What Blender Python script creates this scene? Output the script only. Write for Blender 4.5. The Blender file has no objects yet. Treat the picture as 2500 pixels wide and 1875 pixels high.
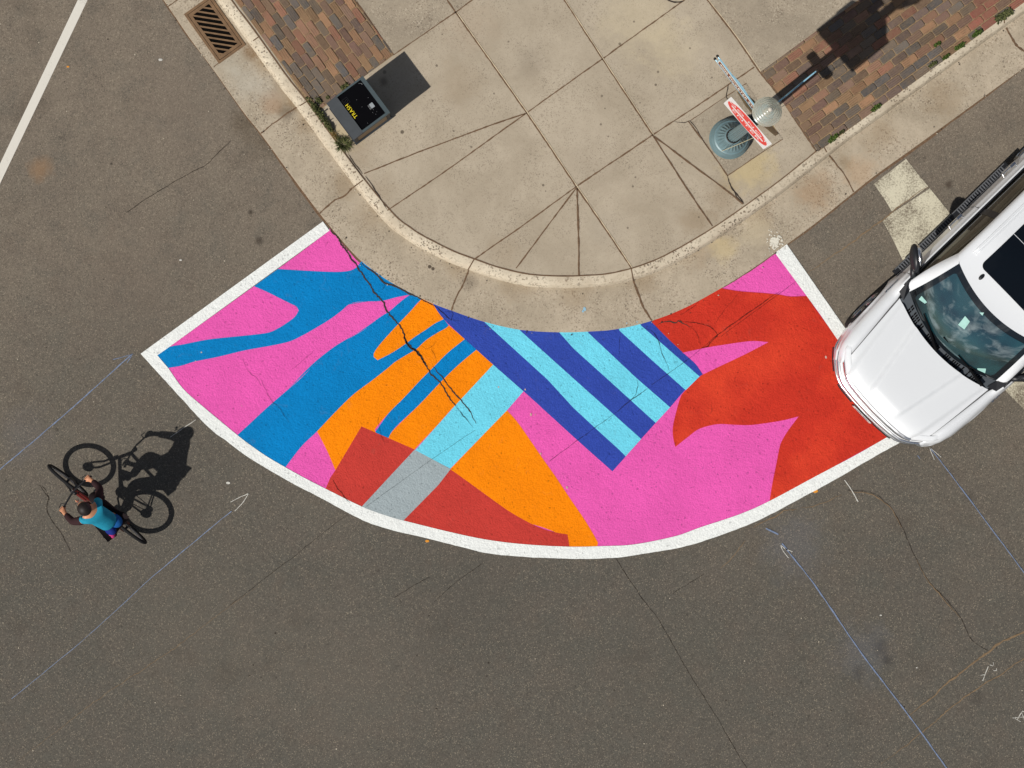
import bpy, bmesh, math, random
from mathutils import Vector, Matrix, geometry
random.seed(7)
PI = math.pi
R = math.radians
SC = bpy.context.scene
COL = SC.collection

# ------------------------------------------------------------------ camera
H = 30.1            # drone height above the road (m)
S = 176.0           # photograph pixels per metre on the ground
NX, NY = 1136.0, 805.0
cam_d = bpy.data.cameras.new('camera'); cam = bpy.data.objects.new('camera', cam_d); COL.objects.link(cam)
cam.location = (0, 0, H); cam.rotation_euler = (0, 0, 0)
cam_d.sensor_fit = 'HORIZONTAL'; cam_d.sensor_width = 36.0
cam_d.lens = 36.0 * (S * H) / 2500.0
cam_d.shift_x = (1250 - NX) / 2500.0
cam_d.shift_y = -(937.5 - NY) / 2500.0
cam_d.clip_start = 0.5; cam_d.clip_end = 2000
SC.camera = cam
SC.render.resolution_x = 1024; SC.render.resolution_y = 768

# ------------------------------------------------------------------ world + sun
SUN_EL = R(49.2); SUN_AZ = R(39.0)      # shadows fall towards +39 deg
w = bpy.data.worlds.new('World'); SC.world = w; w.use_nodes = True
nt = w.node_tree; nt.nodes.clear()
out = nt.nodes.new('ShaderNodeOutputWorld'); bg = nt.nodes.new('ShaderNodeBackground')
sky = nt.nodes.new('ShaderNodeTexSky'); sky.sky_type = 'NISHITA'; sky.sun_disc = False
sky.sun_elevation = SUN_EL; sky.sun_rotation = math.atan2(-math.cos(SUN_AZ), -math.sin(SUN_AZ))
tc = nt.nodes.new('ShaderNodeTexCoord'); mp = nt.nodes.new('ShaderNodeMapping'); mp.inputs['Scale'].default_value = (1, 1, 1.6)
nz = nt.nodes.new('ShaderNodeTexNoise'); nz.inputs['Scale'].default_value = 4.5; nz.inputs['Detail'].default_value = 9; nz.inputs['Roughness'].default_value = .6
nz.inputs['Distortion'].default_value = .5
rp = nt.nodes.new('ShaderNodeValToRGB'); rp.color_ramp.elements[0].position = .50; rp.color_ramp.elements[1].position = .68
rp.color_ramp.elements[0].color = (0, 0, 0, 1); rp.color_ramp.elements[1].color = (.8, .8, .8, 1)
mx = nt.nodes.new('ShaderNodeMix'); mx.data_type = 'RGBA'; mx.inputs[7].default_value = (42, 41, 40, 1)
nt.links.new(tc.outputs['Generated'], mp.inputs['Vector']); nt.links.new(mp.outputs[0], nz.inputs['Vector'])
nt.links.new(nz.outputs['Fac'], rp.inputs['Fac'])
# cumulus banks stand low around the horizon, the zenith is nearly clear
sx = nt.nodes.new('ShaderNodeSeparateXYZ'); nt.links.new(tc.outputs['Generated'], sx.inputs[0])
mr = nt.nodes.new('ShaderNodeMapRange'); mr.interpolation_type = 'SMOOTHSTEP'; mr.inputs[1].default_value = .30; mr.inputs[2].default_value = .72; mr.inputs[3].default_value = 1.0; mr.inputs[4].default_value = .10
nt.links.new(sx.outputs[2], mr.inputs[0]); mm_ = nt.nodes.new('ShaderNodeMath'); mm_.operation = 'MULTIPLY'
nt.links.new(rp.outputs['Color'], mm_.inputs[0]); nt.links.new(mr.outputs[0], mm_.inputs[1]); nt.links.new(mm_.outputs[0], mx.inputs[0])
nt.links.new(sky.outputs[0], mx.inputs[6]); nt.links.new(mx.outputs[2], bg.inputs['Color'])
bg.inputs['Strength'].default_value = 0.036
nt.links.new(bg.outputs[0], out.inputs['Surface'])

sl = bpy.data.lights.new('sun', 'SUN'); sl.energy = 4.2; sl.angle = R(0.53); sl.color = (1.0, .955, .89)
so = bpy.data.objects.new('sun', sl); COL.objects.link(so)
ldir = Vector((math.cos(SUN_AZ) * math.cos(SUN_EL), math.sin(SUN_AZ) * math.cos(SUN_EL), -math.sin(SUN_EL)))
so.rotation_euler = ldir.to_track_quat('-Z', 'Y').to_euler(); so.location = (-8, -6, 12)
SC.view_settings.view_transform = 'Standard'; SC.view_settings.look = 'None'
SC.view_settings.exposure = 0.0; SC.view_settings.gamma = 1.0

# ------------------------------------------------------------------ helpers
def G(px, py, z=0.0):
    """photograph pixel -> world point on the horizontal plane z"""
    k = (H - z) / (S * H)
    return Vector(((px - NX) * k, -(py - NY) * k, z))
def Z(ox, oy, s, pts):
    return [(ox + x / s, oy + y / s) for x, y in pts]
def srgb(r, g, b):
    f = lambda c: (c / 255 / 12.92) if c / 255 <= .04045 else ((c / 255 + .055) / 1.055) ** 2.4
    return (f(r), f(g), f(b), 1.0)

class NB:
    """small node builder for a principled material"""
    def __init__(s, name):
        s.m = bpy.data.materials.new(name); s.m.use_nodes = True
        s.nt = s.m.node_tree; s.b = s.nt.nodes['Principled BSDF']; s.tc = None
    def n(s, t): return s.nt.nodes.new(t)
    def L(s, a, b): s.nt.links.new(a, b)
    def co(s):
        if not s.tc: s.tc = s.n('ShaderNodeTexCoord')
        return s.tc.outputs['Object']
    def noise(s, sc, det=3, rough=.6, vec=None, dist=0):
        q = s.n('ShaderNodeTexNoise'); q.inputs['Scale'].default_value = sc; q.inputs['Detail'].default_value = det
        q.inputs['Roughness'].default_value = rough; q.inputs['Distortion'].default_value = dist
        s.L(vec or s.co(), q.inputs['Vector']); return q.outputs['Fac']
    def voro(s, sc, feat='F1'):
        q = s.n('ShaderNodeTexVoronoi'); q.inputs['Scale'].default_value = sc; q.feature = feat
        s.L(s.co(), q.inputs['Vector']); return q
    def ramp(s, fac, stops):
        q = s.n('ShaderNodeValToRGB'); e = q.color_ramp.elements
        while len(e) > 1: e.remove(e[0])
        e[0].position = stops[0][0]; e[0].color = stops[0][1]
        for p, c in stops[1:]:
            k = e.new(p); k.color = c
        s.L(fac, q.inputs['Fac']); return q.outputs['Color']
    def gray(s, fac, p0, p1, v0=0, v1=1): return s.ramp(fac, [(p0, (v0, v0, v0, 1)), (p1, (v1, v1, v1, 1))])
    def mix(s, fac, a, b, mode='MIX'):
        q = s.n('ShaderNodeMix'); q.data_type = 'RGBA'; q.blend_type = mode
        for i, v in ((0, fac), (6, a), (7, b)):
            if isinstance(v, (float, int)): q.inputs[i].default_value = v
            elif isinstance(v, tuple): q.inputs[i].default_value = v
            else: s.L(v, q.inputs[i])
        return q.outputs[2]
    def math(s, op, a, b=0.0, c=None):
        q = s.n('ShaderNodeMath'); q.operation = op
        for i, v in enumerate((a, b, c)):
            if v is None: continue
            if isinstance(v, (float, int)): q.inputs[i].default_value = v
            else: s.L(v, q.inputs[i])
        return q.outputs[0]
    def bump(s, h, st=.3, d=.01):
        q = s.n('ShaderNodeBump'); q.inputs['Strength'].default_value = st; q.inputs['Distance'].default_value = d
        s.L(h, q.inputs['Height']); s.L(q.outputs[0], s.b.inputs['Normal'])
    def done(s, col=None, rough=.8, metal=0, spec=.3, **kw):
        if col is not None:
            if isinstance(col, tuple): s.b.inputs['Base Color'].default_value = col
            else: s.L(col, s.b.inputs['Base Color'])
        if isinstance(rough, (float, int)): s.b.inputs['Roughness'].default_value = rough
        else: s.L(rough, s.b.inputs['Roughness'])
        s.b.inputs['Metallic'].default_value = metal; s.b.inputs['Specular IOR Level'].default_value = spec
        for k, v in kw.items(): s.b.inputs[k].default_value = v
        return s.m

def plain(name, col, rough=.5, metal=0, spec=.4, var=.06, sc=12, **kw):
    q = NB(name); f = q.noise(sc, 4)
    c = q.mix(q.gray(f, .3, .7), tuple(min(1, x * (1 - var)) for x in col[:3]) + (1,), tuple(min(1, x * (1 + var)) for x in col[:3]) + (1,))
    return q.done(c, rough, metal, spec, **kw)

# ------------------------------------------------------------------ object helpers
def tag(o, label=None, cat=None, group=None, kind=None):
    if label: o['label'] = label
    if cat: o['category'] = cat
    if group: o['group'] = group
    if kind: o['kind'] = kind
    return o
def mesh(name, verts, faces, mats, parent=None, smooth=False, mi=None):
    me = bpy.data.meshes.new(name); me.from_pydata([tuple(v) for v in verts], [], faces); me.update()
    o = bpy.data.objects.new(name, me); COL.objects.link(o)
    for m in (mats if isinstance(mats, (list, tuple)) else [mats]): me.materials.append(m)
    if mi:
        for p, i in zip(me.polygons, mi): p.material_index = i
    if smooth:
        for p in me.polygons: p.use_smooth = True
    if parent: o.parent = parent
    return o
def empty(name, loc=(0, 0, 0), rz=0.0):
    o = bpy.data.objects.new(name, None); COL.objects.link(o); o.location = loc; o.rotation_euler = (0, 0, rz)
    o.empty_display_size = .2
    return o
class MB:
    def __init__(s): s.v = []; s.f = []; s.mi = []; s.cur = 0; s.parts = []
    def split(s, name, mats, parent=None):
        for (v0, v1, f0, f1) in s.parts:
            mesh(name, s.v[v0:v1], [[i - v0 for i in f] for f in s.f[f0:f1]], mats, parent)
    def add(s, vs, fs):
        k = len(s.v); k2 = len(s.f); s.v += [Vector(p) for p in vs]; s.f += [[k + i for i in f] for f in fs]; s.mi += [s.cur] * len(fs); s.parts.append((k, len(s.v), k2, len(s.f)))
    def box(s, c, d, M=None):
        x, y, z = d[0] / 2, d[1] / 2, d[2] / 2
        vs = [Vector((sx * x, sy * y, sz * z)) for sz in (-1, 1) for sx, sy in ((-1, -1), (1, -1), (1, 1), (-1, 1))]
        if M is not None: vs = [M @ p for p in vs]
        vs = [p + Vector(c) for p in vs]
        s.add(vs, [(3, 2, 1, 0), (4, 5, 6, 7), (0, 1, 5, 4), (1, 2, 6, 5), (2, 3, 7, 6), (3, 0, 4, 7)])
    def tube(s, pts, r, n=10, caps=True, closed=False):
        pts = [Vector(p) for p in pts]; rr = r if isinstance(r, (list, tuple)) else [r] * len(pts)
        vs = []; N = len(pts); up = None
        for i, p in enumerate(pts):
            if closed: t = (pts[(i + 1) % N] - pts[i - 1]).normalized()
            else: t = (pts[min(i + 1, N - 1)] - pts[max(i - 1, 0)]).normalized()
            if up is None: up = Vector((0, 0, 1)) if abs(t.z) < .9 else Vector((1, 0, 0))
            a = (up - t * up.dot(t)).normalized(); b = t.cross(a); up = a
            for k in range(n):
                q = 2 * PI * k / n; vs.append(p + (a * math.cos(q) + b * math.sin(q)) * rr[i])
        fs = []
        for i in range(N if closed else N - 1):
            j = (i + 1) % N
            for k in range(n): fs.append((i * n + k, i * n + (k + 1) % n, j * n + (k + 1) % n, j * n + k))
        if caps and not closed: fs += [tuple(range(n - 1, -1, -1)), tuple((N - 1) * n + k for k in range(n))]
        s.add(vs, fs)
    def lathe(s, prof, n=32, M=None, flute=0, famp=0, frange=None):
        vs = []
        for j, (r, z) in enumerate(prof):
            for k in range(n):
                q = 2 * PI * k / n; rr = r
                if flute and (frange is None or frange[0] <= j <= frange[1]): rr = r * (1 + famp * math.cos(flute * q))
                p = Vector((rr * math.cos(q), rr * math.sin(q), z)); vs.append(M @ p if M is not None else p)
        fs = [(j * n + k, j * n + (k + 1) % n, (j + 1) * n + (k + 1) % n, (j + 1) * n + k) for j in range(len(prof) - 1) for k in range(n)]
        s.add(vs, fs)
    def sphere(s, c, r, n=14, m=9, sc=(1, 1, 1), M=None):
        vs = []; fs = []
        for j in range(m + 1):
            a = PI * j / m
            for k in range(n):
                q = 2 * PI * k / n
                p = Vector((r * sc[0] * math.sin(a) * math.cos(q), r * sc[1] * math.sin(a) * math.sin(q), r * sc[2] * math.cos(a)))
                if M is not None: p = M @ p
                vs.append(p + Vector(c))
        for j in range(m):
            for k in range(n): fs.append((j * n + k, (j + 1) * n + k, (j + 1) * n + (k + 1) % n, j * n + (k + 1) % n))
        s.add(vs, fs)
    def poly(s, pts, z=None):
        p = [Vector((q[0], q[1], z if z is not None else q[2])) for q in pts]
        tri = geometry.tessellate_polygon([p])
        fs = []
        for a, b, c in tri:
            n = (p[b] - p[a]).cross(p[c] - p[a]).z
            fs.append((a, b, c) if n > 0 else (a, c, b))
        s.add(p, fs)
    def prism(s, pts, z0, z1):
        p = [Vector((q[0], q[1], 0)) for q in pts]; n = len(p)
        area = sum(p[i].x * p[(i + 1) % n].y - p[(i + 1) % n].x * p[i].y for i in range(n))
        if area < 0: p.reverse()
        s.poly([(q.x, q.y) for q in p], z1)
        vs = [(q.x, q.y, z0) for q in p] + [(q.x, q.y, z1) for q in p]
        s.add(vs, [(i, (i + 1) % n, n + (i + 1) % n, n + i) for i in range(n)])
    def grid(s, rows):
        n = len(rows[0]); vs = [p for r in rows for p in r]
        s.add(vs, [(i * n + j, i * n + j + 1, (i + 1) * n + j + 1, (i + 1) * n + j) for i in range(len(rows) - 1) for j in range(n - 1)])
    def build(s, name, mats, parent=None, smooth=False, weld=False):
        o = mesh(name, s.v, s.f, mats, parent, smooth, s.mi)
        if weld or smooth:
            bm = bmesh.new(); bm.from_mesh(o.data); bmesh.ops.remove_doubles(bm, verts=bm.verts, dist=1e-5)
            bm.to_mesh(o.data); bm.free()
        return o
def crease(o, ang=35):
    o.data.set_sharp_from_angle(angle=R(ang)); return o
def cr(pts, sub=6, ang=38):
    """Catmull-Rom through the points of an open polyline, corners sharper than ang stay sharp"""
    P = [Vector(p) for p in pts]; n = len(P); out = []
    def sharp(i):
        if i <= 0 or i >= n - 1: return True
        a = P[i] - P[i - 1]; b = P[i + 1] - P[i]
        return a.length < 1e-6 or b.length < 1e-6 or a.angle(b) > R(ang)
    for i in range(n - 1):
        p1, p2 = P[i], P[i + 1]
        p0 = P[i - 1] if not sharp(i) else p1 - (p2 - p1)
        p3 = P[i + 2] if not sharp(i + 1) else p2 + (p2 - p1)
        for k in range(sub):
            t = k / sub
            out.append(.5 * ((2 * p1) + (p2 - p0) * t + (2 * p0 - 5 * p1 + 4 * p2 - p3) * t * t + (3 * p1 - p0 - 3 * p2 + p3) * t ** 3))
    out.append(P[-1]); return out
def resample(P, step):
    out = [P[0]]; acc = 0
    for a, b in zip(P, P[1:]):
        L = (b - a).length
        while acc + L >= step:
            t = (step - acc) / L; a = a + (b - a) * t; out.append(a); L = (b - a).length; acc = 0
        acc += L
    out.append(P[-1]); return out
def offset(P, d):
    out = []
    for i, p in enumerate(P):
        t = (P[min(i + 1, len(P) - 1)] - P[max(i - 1, 0)]).normalized()
        out.append(p + Vector((-t.y, t.x, 0)) * d)
    return out
def ribbon(mb, pts, wd, z, jit=0.0, step=.05, taper=False, smooth=True):
    P = [G(x, y, z) for x, y in pts]
    P = resample(cr(P, 5) if smooth else P, step); n = len(P); L = []; Rr = []
    j = 0
    for i, p in enumerate(P):
        t = (P[min(i + 1, n - 1)] - P[max(i - 1, 0)])
        if t.length < 1e-6: continue
        t.normalize(); nn = Vector((-t.y, t.x, 0)); j = .6 * j + random.uniform(-jit, jit)
        ww = wd * random.uniform(.6, 1.3) if jit else wd
        if taper: ww *= max(.12, math.sin(PI * (i + .5) / n)) ** .6
        L.append(p + nn * (ww / 2 + j)); Rr.append(p + nn * (-ww / 2 + j))
    mb.grid([Rr, L])
def text_mesh(name, body, size, mat, M, parent=None, ext=.0008, spacing=1.0, bold=0.0, sx=1.0):
    cu = bpy.data.curves.new(name, 'FONT'); cu.body = body; cu.size = size; cu.align_x = 'CENTER'; cu.align_y = 'CENTER'
    cu.extrude = ext; cu.space_character = spacing; cu.offset = bold
    o = bpy.data.objects.new(name + '_tmp', cu); COL.objects.link(o)
    dg = bpy.context.evaluated_depsgraph_get(); me = bpy.data.meshes.new_from_object(o.evaluated_get(dg))
    bpy.data.objects.remove(o)
    me.transform(Matrix.Diagonal((sx, 1, 1, 1))); me.transform(M); me.materials.clear(); me.materials.append(mat); me.name = name
    t = bpy.data.objects.new(name, me); COL.objects.link(t)
    if parent: t.parent = parent
    return t

# ------------------------------------------------------------------ materials
def asphalt_mat():
    q = NB('asphalt')
    sp = q.n('ShaderNodeSeparateXYZ'); q.L(q.co(), sp.inputs[0])
    big = q.noise(.35, 3, .5); med = q.noise(2.2, 5, .6)
    # asphalt tone goes from darker in the south to paler in the north
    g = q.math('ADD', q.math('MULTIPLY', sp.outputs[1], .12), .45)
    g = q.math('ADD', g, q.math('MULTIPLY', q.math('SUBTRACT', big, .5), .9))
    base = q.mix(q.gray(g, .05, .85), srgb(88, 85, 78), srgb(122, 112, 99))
    base = q.mix(q.gray(med, .35, .7, 0, .4), base, srgb(101, 91, 82))
    base = q.mix(q.gray(q.noise(3.1, 5, .65, dist=.6), .50, .66, 0, .3), base, srgb(90, 88, 81))
    base = q.mix(q.gray(q.noise(2.6, 4, .6, dist=.3), .56, .70, 0, .3), base, srgb(98, 88, 78))
    v = q.voro(62); tone = q.gray(v.outputs['Color'], 0, 1, .80, 1.2)
    base = q.mix(1.0, base, tone, 'MULTIPLY')
    v2 = q.voro(95); sepc = q.n('ShaderNodeSeparateColor'); q.L(v2.outputs['Color'], sepc.inputs[0])
    base = q.mix(q.gray(sepc.outputs[0], .90, .95, 0, .42), base, srgb(164, 152, 132))
    base = q.mix(q.gray(sepc.outputs[1], .82, .90, 0, .38), base, srgb(52, 49, 45))
    sp2 = q.noise(7, 2, .5); sp3 = q.noise(1.4, 2, .4)
    base = q.mix(q.gray(sp2, .71, .76, 0, .45), base, srgb(48, 45, 42))
    base = q.mix(q.math('MULTIPLY', q.gray(sp3, .62, .75, 0, .22), 1.0), base, srgb(70, 62, 54))
    # oil and dirt stains where they lie on the road, roughened by noise
    edge = q.noise(3.5, 5, .7); pos = q.co()
    for (px, py, rr, st_, cc) in ((665, 330, .42, .5, srgb(72, 60, 44)), (588, 300, .25, .4, srgb(78, 66, 50)), (100, 412, .22, .45, srgb(146, 112, 78)), (2150, 1582, .16, .5, srgb(58, 54, 50)), (2166, 1612, .12, .55, srgb(52, 48, 44)),
                                  (2098, 1640, .12, .45, srgb(58, 54, 50)), (2316, 452, .07, .7, srgb(60, 50, 42)), (612, 518, .05, .8, srgb(48, 42, 36)), (632, 588, .07, .6, srgb(54, 46, 40)), (2385, 1705, .14, .35, srgb(58, 54, 50)),
                                  (2365, 1212, .1, .35, srgb(60, 56, 50)), (272, 400, .03, .8, srgb(40, 36, 32)), (1940, 1330, .6, .14, srgb(104, 112, 128)), (2110, 1590, .5, .14, srgb(100, 110, 128)), (60, 1060, .5, .10, srgb(100, 106, 120)), (840, 1650, 1.6, .2, srgb(112, 103, 92)), (1650, 1640, 1.4, .15, srgb(82, 80, 72)), (1150, 1480, 1.2, .22, srgb(78, 74, 68)), (500, 1550, 1.6, .18, srgb(110, 102, 90)), (330, 690, 1.1, .18, srgb(118, 104, 92)), (430, 260, 1.0, .18, srgb(122, 110, 98))):
        vd = q.n('ShaderNodeVectorMath'); vd.operation = 'DISTANCE'; q.L(pos, vd.inputs[0]); vd.inputs[1].default_value = tuple(G(px, py))
        dd = q.math('ADD', q.math('DIVIDE', vd.outputs['Value'], rr), q.math('MULTIPLY', q.math('SUBTRACT', edge, .5), 1.6))
        base = q.mix(q.gray(dd, .25, 1.0, st_, 0), base, cc)
    q.bump(q.noise(85, 3, .7), .45, .010)
    return q.done(base, .93, 0, .15)
def concrete_mat(name, c1, c2, spk=.45, pit=.5, dirt=.35, agg=70, lite=.25, spots=(), sz=0.0):
    q = NB(name); a = q.noise(1.1, 5, .65, dist=.4); b = q.noise(9, 5, .7)
    c = q.mix(q.gray(a, .36, .64), c1, c2)
    c = q.mix(q.gray(b, .4, .75, 0, dirt), c, tuple(x * .72 for x in c1[:3]) + (1,))
    v = q.voro(agg); sc = q.n('ShaderNodeSeparateColor'); q.L(v.outputs['Color'], sc.inputs[0])
    msk = q.gray(q.noise(2.3, 3, .6), .4, .62, .25, 1)
    c = q.mix(q.math('MULTIPLY', q.gray(sc.outputs[0], .86, .92, 0, spk), msk), c, srgb(92, 74, 58))
    c = q.mix(q.math('MULTIPLY', q.gray(sc.outputs[1], .86, .92, 0, lite), msk), c, srgb(214, 202, 182))
    c = q.mix(q.math('MULTIPLY', q.gray(sc.outputs[2], .92, .95, 0, pit), msk), c, srgb(58, 50, 44))
    if spots:
        edge = q.noise(4.5, 5, .7)
        for (px, py, rr, st_, cc) in spots:
            vd = q.n('ShaderNodeVectorMath'); vd.operation = 'DISTANCE'; q.L(q.co(), vd.inputs[0]); vd.inputs[1].default_value = tuple(G(px, py, sz))
            dd = q.math('ADD', q.math('DIVIDE', vd.outputs['Value'], rr), q.math('MULTIPLY', q.math('SUBTRACT', edge, .5), 1.8 if rr > .06 else .5))
            c = q.mix(q.gray(dd, .3 if rr > .06 else .7, 1.0, st_, 0), c, cc)
    f = q.noise(160, 2, .8); c = q.mix(1.0, c, q.gray(f, .3, .7, .93, 1.06), 'MULTIPLY')
    q.bump(q.noise(60, 4, .7), .25, .006)
    return q.done(c, .92, 0, .2)
def paint_mat(name, col, var=.10, big=None):
    q = NB(name); a = q.noise(1.6, 4, .6); f = q.noise(48, 4, .7)
    dk = tuple(x * (1 - var) for x in col[:3]) + (1,); lt = tuple(min(1, x * (1 + var * .6)) for x in col[:3]) + (1,)
    c = q.mix(q.gray(a, .35, .65), dk, lt)
    c = q.mix(q.gray(q.noise(5.5, 6, .72, dist=.8), .60, .74, 0, .16), c, srgb(120, 108, 96))
    c = q.mix(q.gray(q.noise(26, 4, .75), .66, .74, 0, .22), c, tuple(x * .55 for x in col[:3]) + (1,))
    if big: c = q.mix(q.gray(q.noise(.8, 4, .55), .48, .68, 0, .7), c, big)
    v = q.voro(46); sc = q.n('ShaderNodeSeparateColor'); q.L(v.outputs['Color'], sc.inputs[0])
    c = q.mix(q.gray(sc.outputs[0], .982, .99, 0, .5), c, tuple(x * .45 for x in col[:3]) + (1,))
    c = q.mix(1.0, c, q.gray(f, .25, .75, .88, 1.1), 'MULTIPLY')
    q.bump(q.math('ADD', q.noise(42, 5, .75), q.math('MULTIPLY', q.noise(11, 3), .8)), .85, .02)
    return q.done(c, .75, 0, .12)
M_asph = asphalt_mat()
KZ_ = .13
BR = srgb(124, 102, 72); DK = srgb(74, 64, 54); YL = srgb(196, 176, 128); PL_ = srgb(192, 178, 148)
W_SP = [(982, 322, .032, .8, DK), (1513, 107, .022, .8, DK), (1066, 160, .02, .7, DK), (1108, 320, .016, .7, DK), (939, 176, .03, .5, DK), (938, 198, .09, .5, DK), (1601, 207, .02, .7, DK), (1326, 452, .02, .7, DK), (1545, 455, .018, .6, DK),
        (840, 330, .28, .35, YL), (870, 380, .3, .2, BR), (930, 470, .3, .2, BR), (1830, 395, .5, .5, YL), (1760, 345, .25, .3, YL), (1560, 40, .7, .35, PL_), (1640, 120, .5, .3, PL_), (1700, 540, .3, .35, BR), (1760, 480, .3, .3, BR), (1150, 60, .5, .25, srgb(150, 130, 108)), (1120, 200, .4, .2, BR), (1230, 620, .3, .2, BR),
        (1300, 150, .3, .15, DK), (1440, 380, .6, .18, srgb(150, 138, 122)), (1480, 560, .3, .2, srgb(150, 142, 128)), (1800, 60, .4, .2, DK), (1860, 330, .2, .25, BR)]
for _i in range(26): W_SP.append((random.uniform(950, 1850), random.uniform(20, 560), random.uniform(.010, .02), .6, DK))
G_SP = [(650, 150, .22, .6, BR), (690, 200, .20, .6, BR), (722, 245, .18, .6, BR), (700, 275, .16, .5, DK), (690, 240, .25, .35, BR), (615, 125, .16, .6, srgb(112, 84, 52)), (660, 250, .2, .35, srgb(150, 108, 70)), (655, 215, .3, .3, srgb(178, 172, 160)), (600, 200, .3, .4, srgb(176, 172, 160)), (560, 155, .25, .3, srgb(176, 172, 158)), (745, 300, .2, .35, BR), (840, 450, .25, .35, BR),
        (900, 530, .3, .25, BR), (1120, 650, .25, .3, BR), (1145, 690, .15, .4, DK), (1260, 690, .3, .3, BR), (1400, 715, .3, .28, BR), (1570, 680, .25, .35, BR), (1700, 615, .3, .35, BR), (1850, 520, .3, .3, BR), (1990, 470, .35, .35, srgb(150, 112, 72)), (2060, 400, .15, .45, BR), (2150, 330, .3, .35, BR), (2300, 240, .35, .35, BR), (1049, 651, .03, .9, DK), (1057, 656, .028, .9, DK), (2100, 420, .3, .3, srgb(158, 118, 76)), (1765, 610, .25, .4, YL), (1840, 560, .3, .35, PL_)]
M_walk = concrete_mat('sidewalk_concrete', srgb(162, 150, 131), srgb(178, 166, 147), .28, .35, .18, 84, .08, W_SP, KZ_)
M_agg = concrete_mat('aggregate_concrete', srgb(149, 138, 121), srgb(168, 156, 137), .45, .5, .3, 70, .3)
M_gutter = concrete_mat('gutter_concrete', srgb(160, 148, 129), srgb(182, 169, 149), .55, .5, .35, 66, .3, G_SP, .012)
M_curb = concrete_mat('curb_concrete', srgb(182, 169, 148), srgb(208, 197, 176), .75, .7, .3, 48, .5)
M_sand = plain('joint_sand', srgb(138, 116, 88), .95, var=.25, sc=40)
M_joint = plain('joint_dirt', srgb(104, 82, 62), .95, var=.35, sc=30)
M_crack = plain('crack_dark', srgb(58, 49, 42), .95, var=.3, sc=30)
M_seal = plain('crack_tan', srgb(120, 100, 76), .95, var=.25, sc=25)
_q = NB('hairline_crack'); _q.done(srgb(40, 32, 28), .95, 0, .05)
_t = _q.n('ShaderNodeBsdfTransparent'); _m = _q.n('ShaderNodeMixShader'); _q.L(_q.gray(_q.noise(9, 4, .7), .35, .6, .25, .75), _m.inputs[0])
_q.L(_t.outputs[0], _m.inputs[1]); _q.L(_q.b.outputs[0], _m.inputs[2]); _q.L(_m.outputs[0], _q.nt.nodes['Material Output'].inputs['Surface']); M_hairl = _q.m
M_hole = plain('drain_void', (.004, .0035, .003, 1), .95, spec=.05)
M_white = paint_mat('white_paint', srgb(238, 241, 238), .03)
C_pink = paint_mat('pink_paint', srgb(233, 92, 178), .06)
C_blue = paint_mat('blue_paint', srgb(0, 128, 196), .08)
C_org = paint_mat('orange_paint', srgb(252, 138, 0), .07)
C_lb = paint_mat('sky_blue_paint', srgb(112, 214, 238), .06)
C_navy = paint_mat('navy_paint', srgb(50, 74, 168), .08)
C_red = paint_mat('red_paint', srgb(200, 53, 37), .07, srgb(224, 72, 44))
C_dred = paint_mat('brick_red_paint', srgb(196, 62, 54), .07)
C_gray = paint_mat('grey_paint', srgb(160, 172, 176), .05)
def worn_white(name, lo, hi, sc=26, col=srgb(222, 216, 198)):
    q = NB(name)
    a = q.math('ADD', q.math('MULTIPLY', q.noise(sc, 6, .75), .62), q.math('MULTIPLY', q.noise(2.4, 3, .6), .42))
    c = q.mix(q.gray(a, lo, hi), srgb(112, 102, 88), col)
    q.bump(q.noise(60, 4, .7), .4, .008)
    return q.done(c, .85, 0, .2)
M_lane = worn_white('lane_paint', .36, .44, 60, srgb(210, 206, 196))
M_cross = worn_white('worn_crosswalk_paint', .42, .58, 44, srgb(200, 194, 172))
M_chalkb = plain('blue_chalk', srgb(112, 126, 152), .9, var=.3, sc=40)
M_chalkw = plain('white_chalk', srgb(190, 188, 180), .9, var=.3, sc=40)

# ------------------------------------------------------------------ road
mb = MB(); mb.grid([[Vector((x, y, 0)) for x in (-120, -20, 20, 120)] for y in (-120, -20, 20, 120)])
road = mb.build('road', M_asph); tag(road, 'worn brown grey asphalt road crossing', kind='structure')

# curb line: outer edge of the concrete gutter, traced west -> south -> east (photograph pixels)
EDGE = [(150, -360), (300, -135), (399, 0), (462, 92), (519, 168), (595, 275), (636, 326), (700, 414), (780, 521), (842, 596), (882, 638),
        (922, 668), (958, 692), (1023, 726), (1059, 743), (1102, 759), (1181, 786), (1270, 806), (1365, 812), (1440, 810), (1508, 804),
        (1591, 784), (1671, 753), (1763, 703), (1845, 651), (1924, 595), (1992, 545), (2084, 471), (2145, 423), (2247, 350), (2500, 166), (2760, -20), (3000, -195)]
E0 = resample(cr([G(x, y) for x, y in EDGE], 6, 60), .12)
GW = .615                      # gutter width
E1 = offset(E0, GW); E1b = offset(E0, GW + .035); E2 = offset(E0, GW + .055); E3 = offset(E0, GW + .155)
KZ = .13                       # kerb height
def strip(a, za, b, zb): return [[Vector((p.x, p.y, za)) for p in a], [Vector((p.x, p.y, zb)) for p in b]]
mb = MB(); mb.grid(strip(E0, 0.0, offset(E0, .006), .014)); mb.grid(strip(offset(E0, .006), .014, E1, .010))
gut = mb.build('gutter', M_gutter, weld=True); tag(gut, 'speckled concrete gutter pan beside the kerb', kind='structure')
mb = MB(); mb.grid(strip(E1, .008, E1b, KZ - .02)); mb.grid(strip(E1b, KZ - .02, E2, KZ)); mb.grid(strip(E2, KZ, E3, KZ))
kerb = mb.build('curb', M_curb, smooth=True); tag(kerb, 'pale speckled concrete kerb round the corner', kind='structure')
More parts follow.
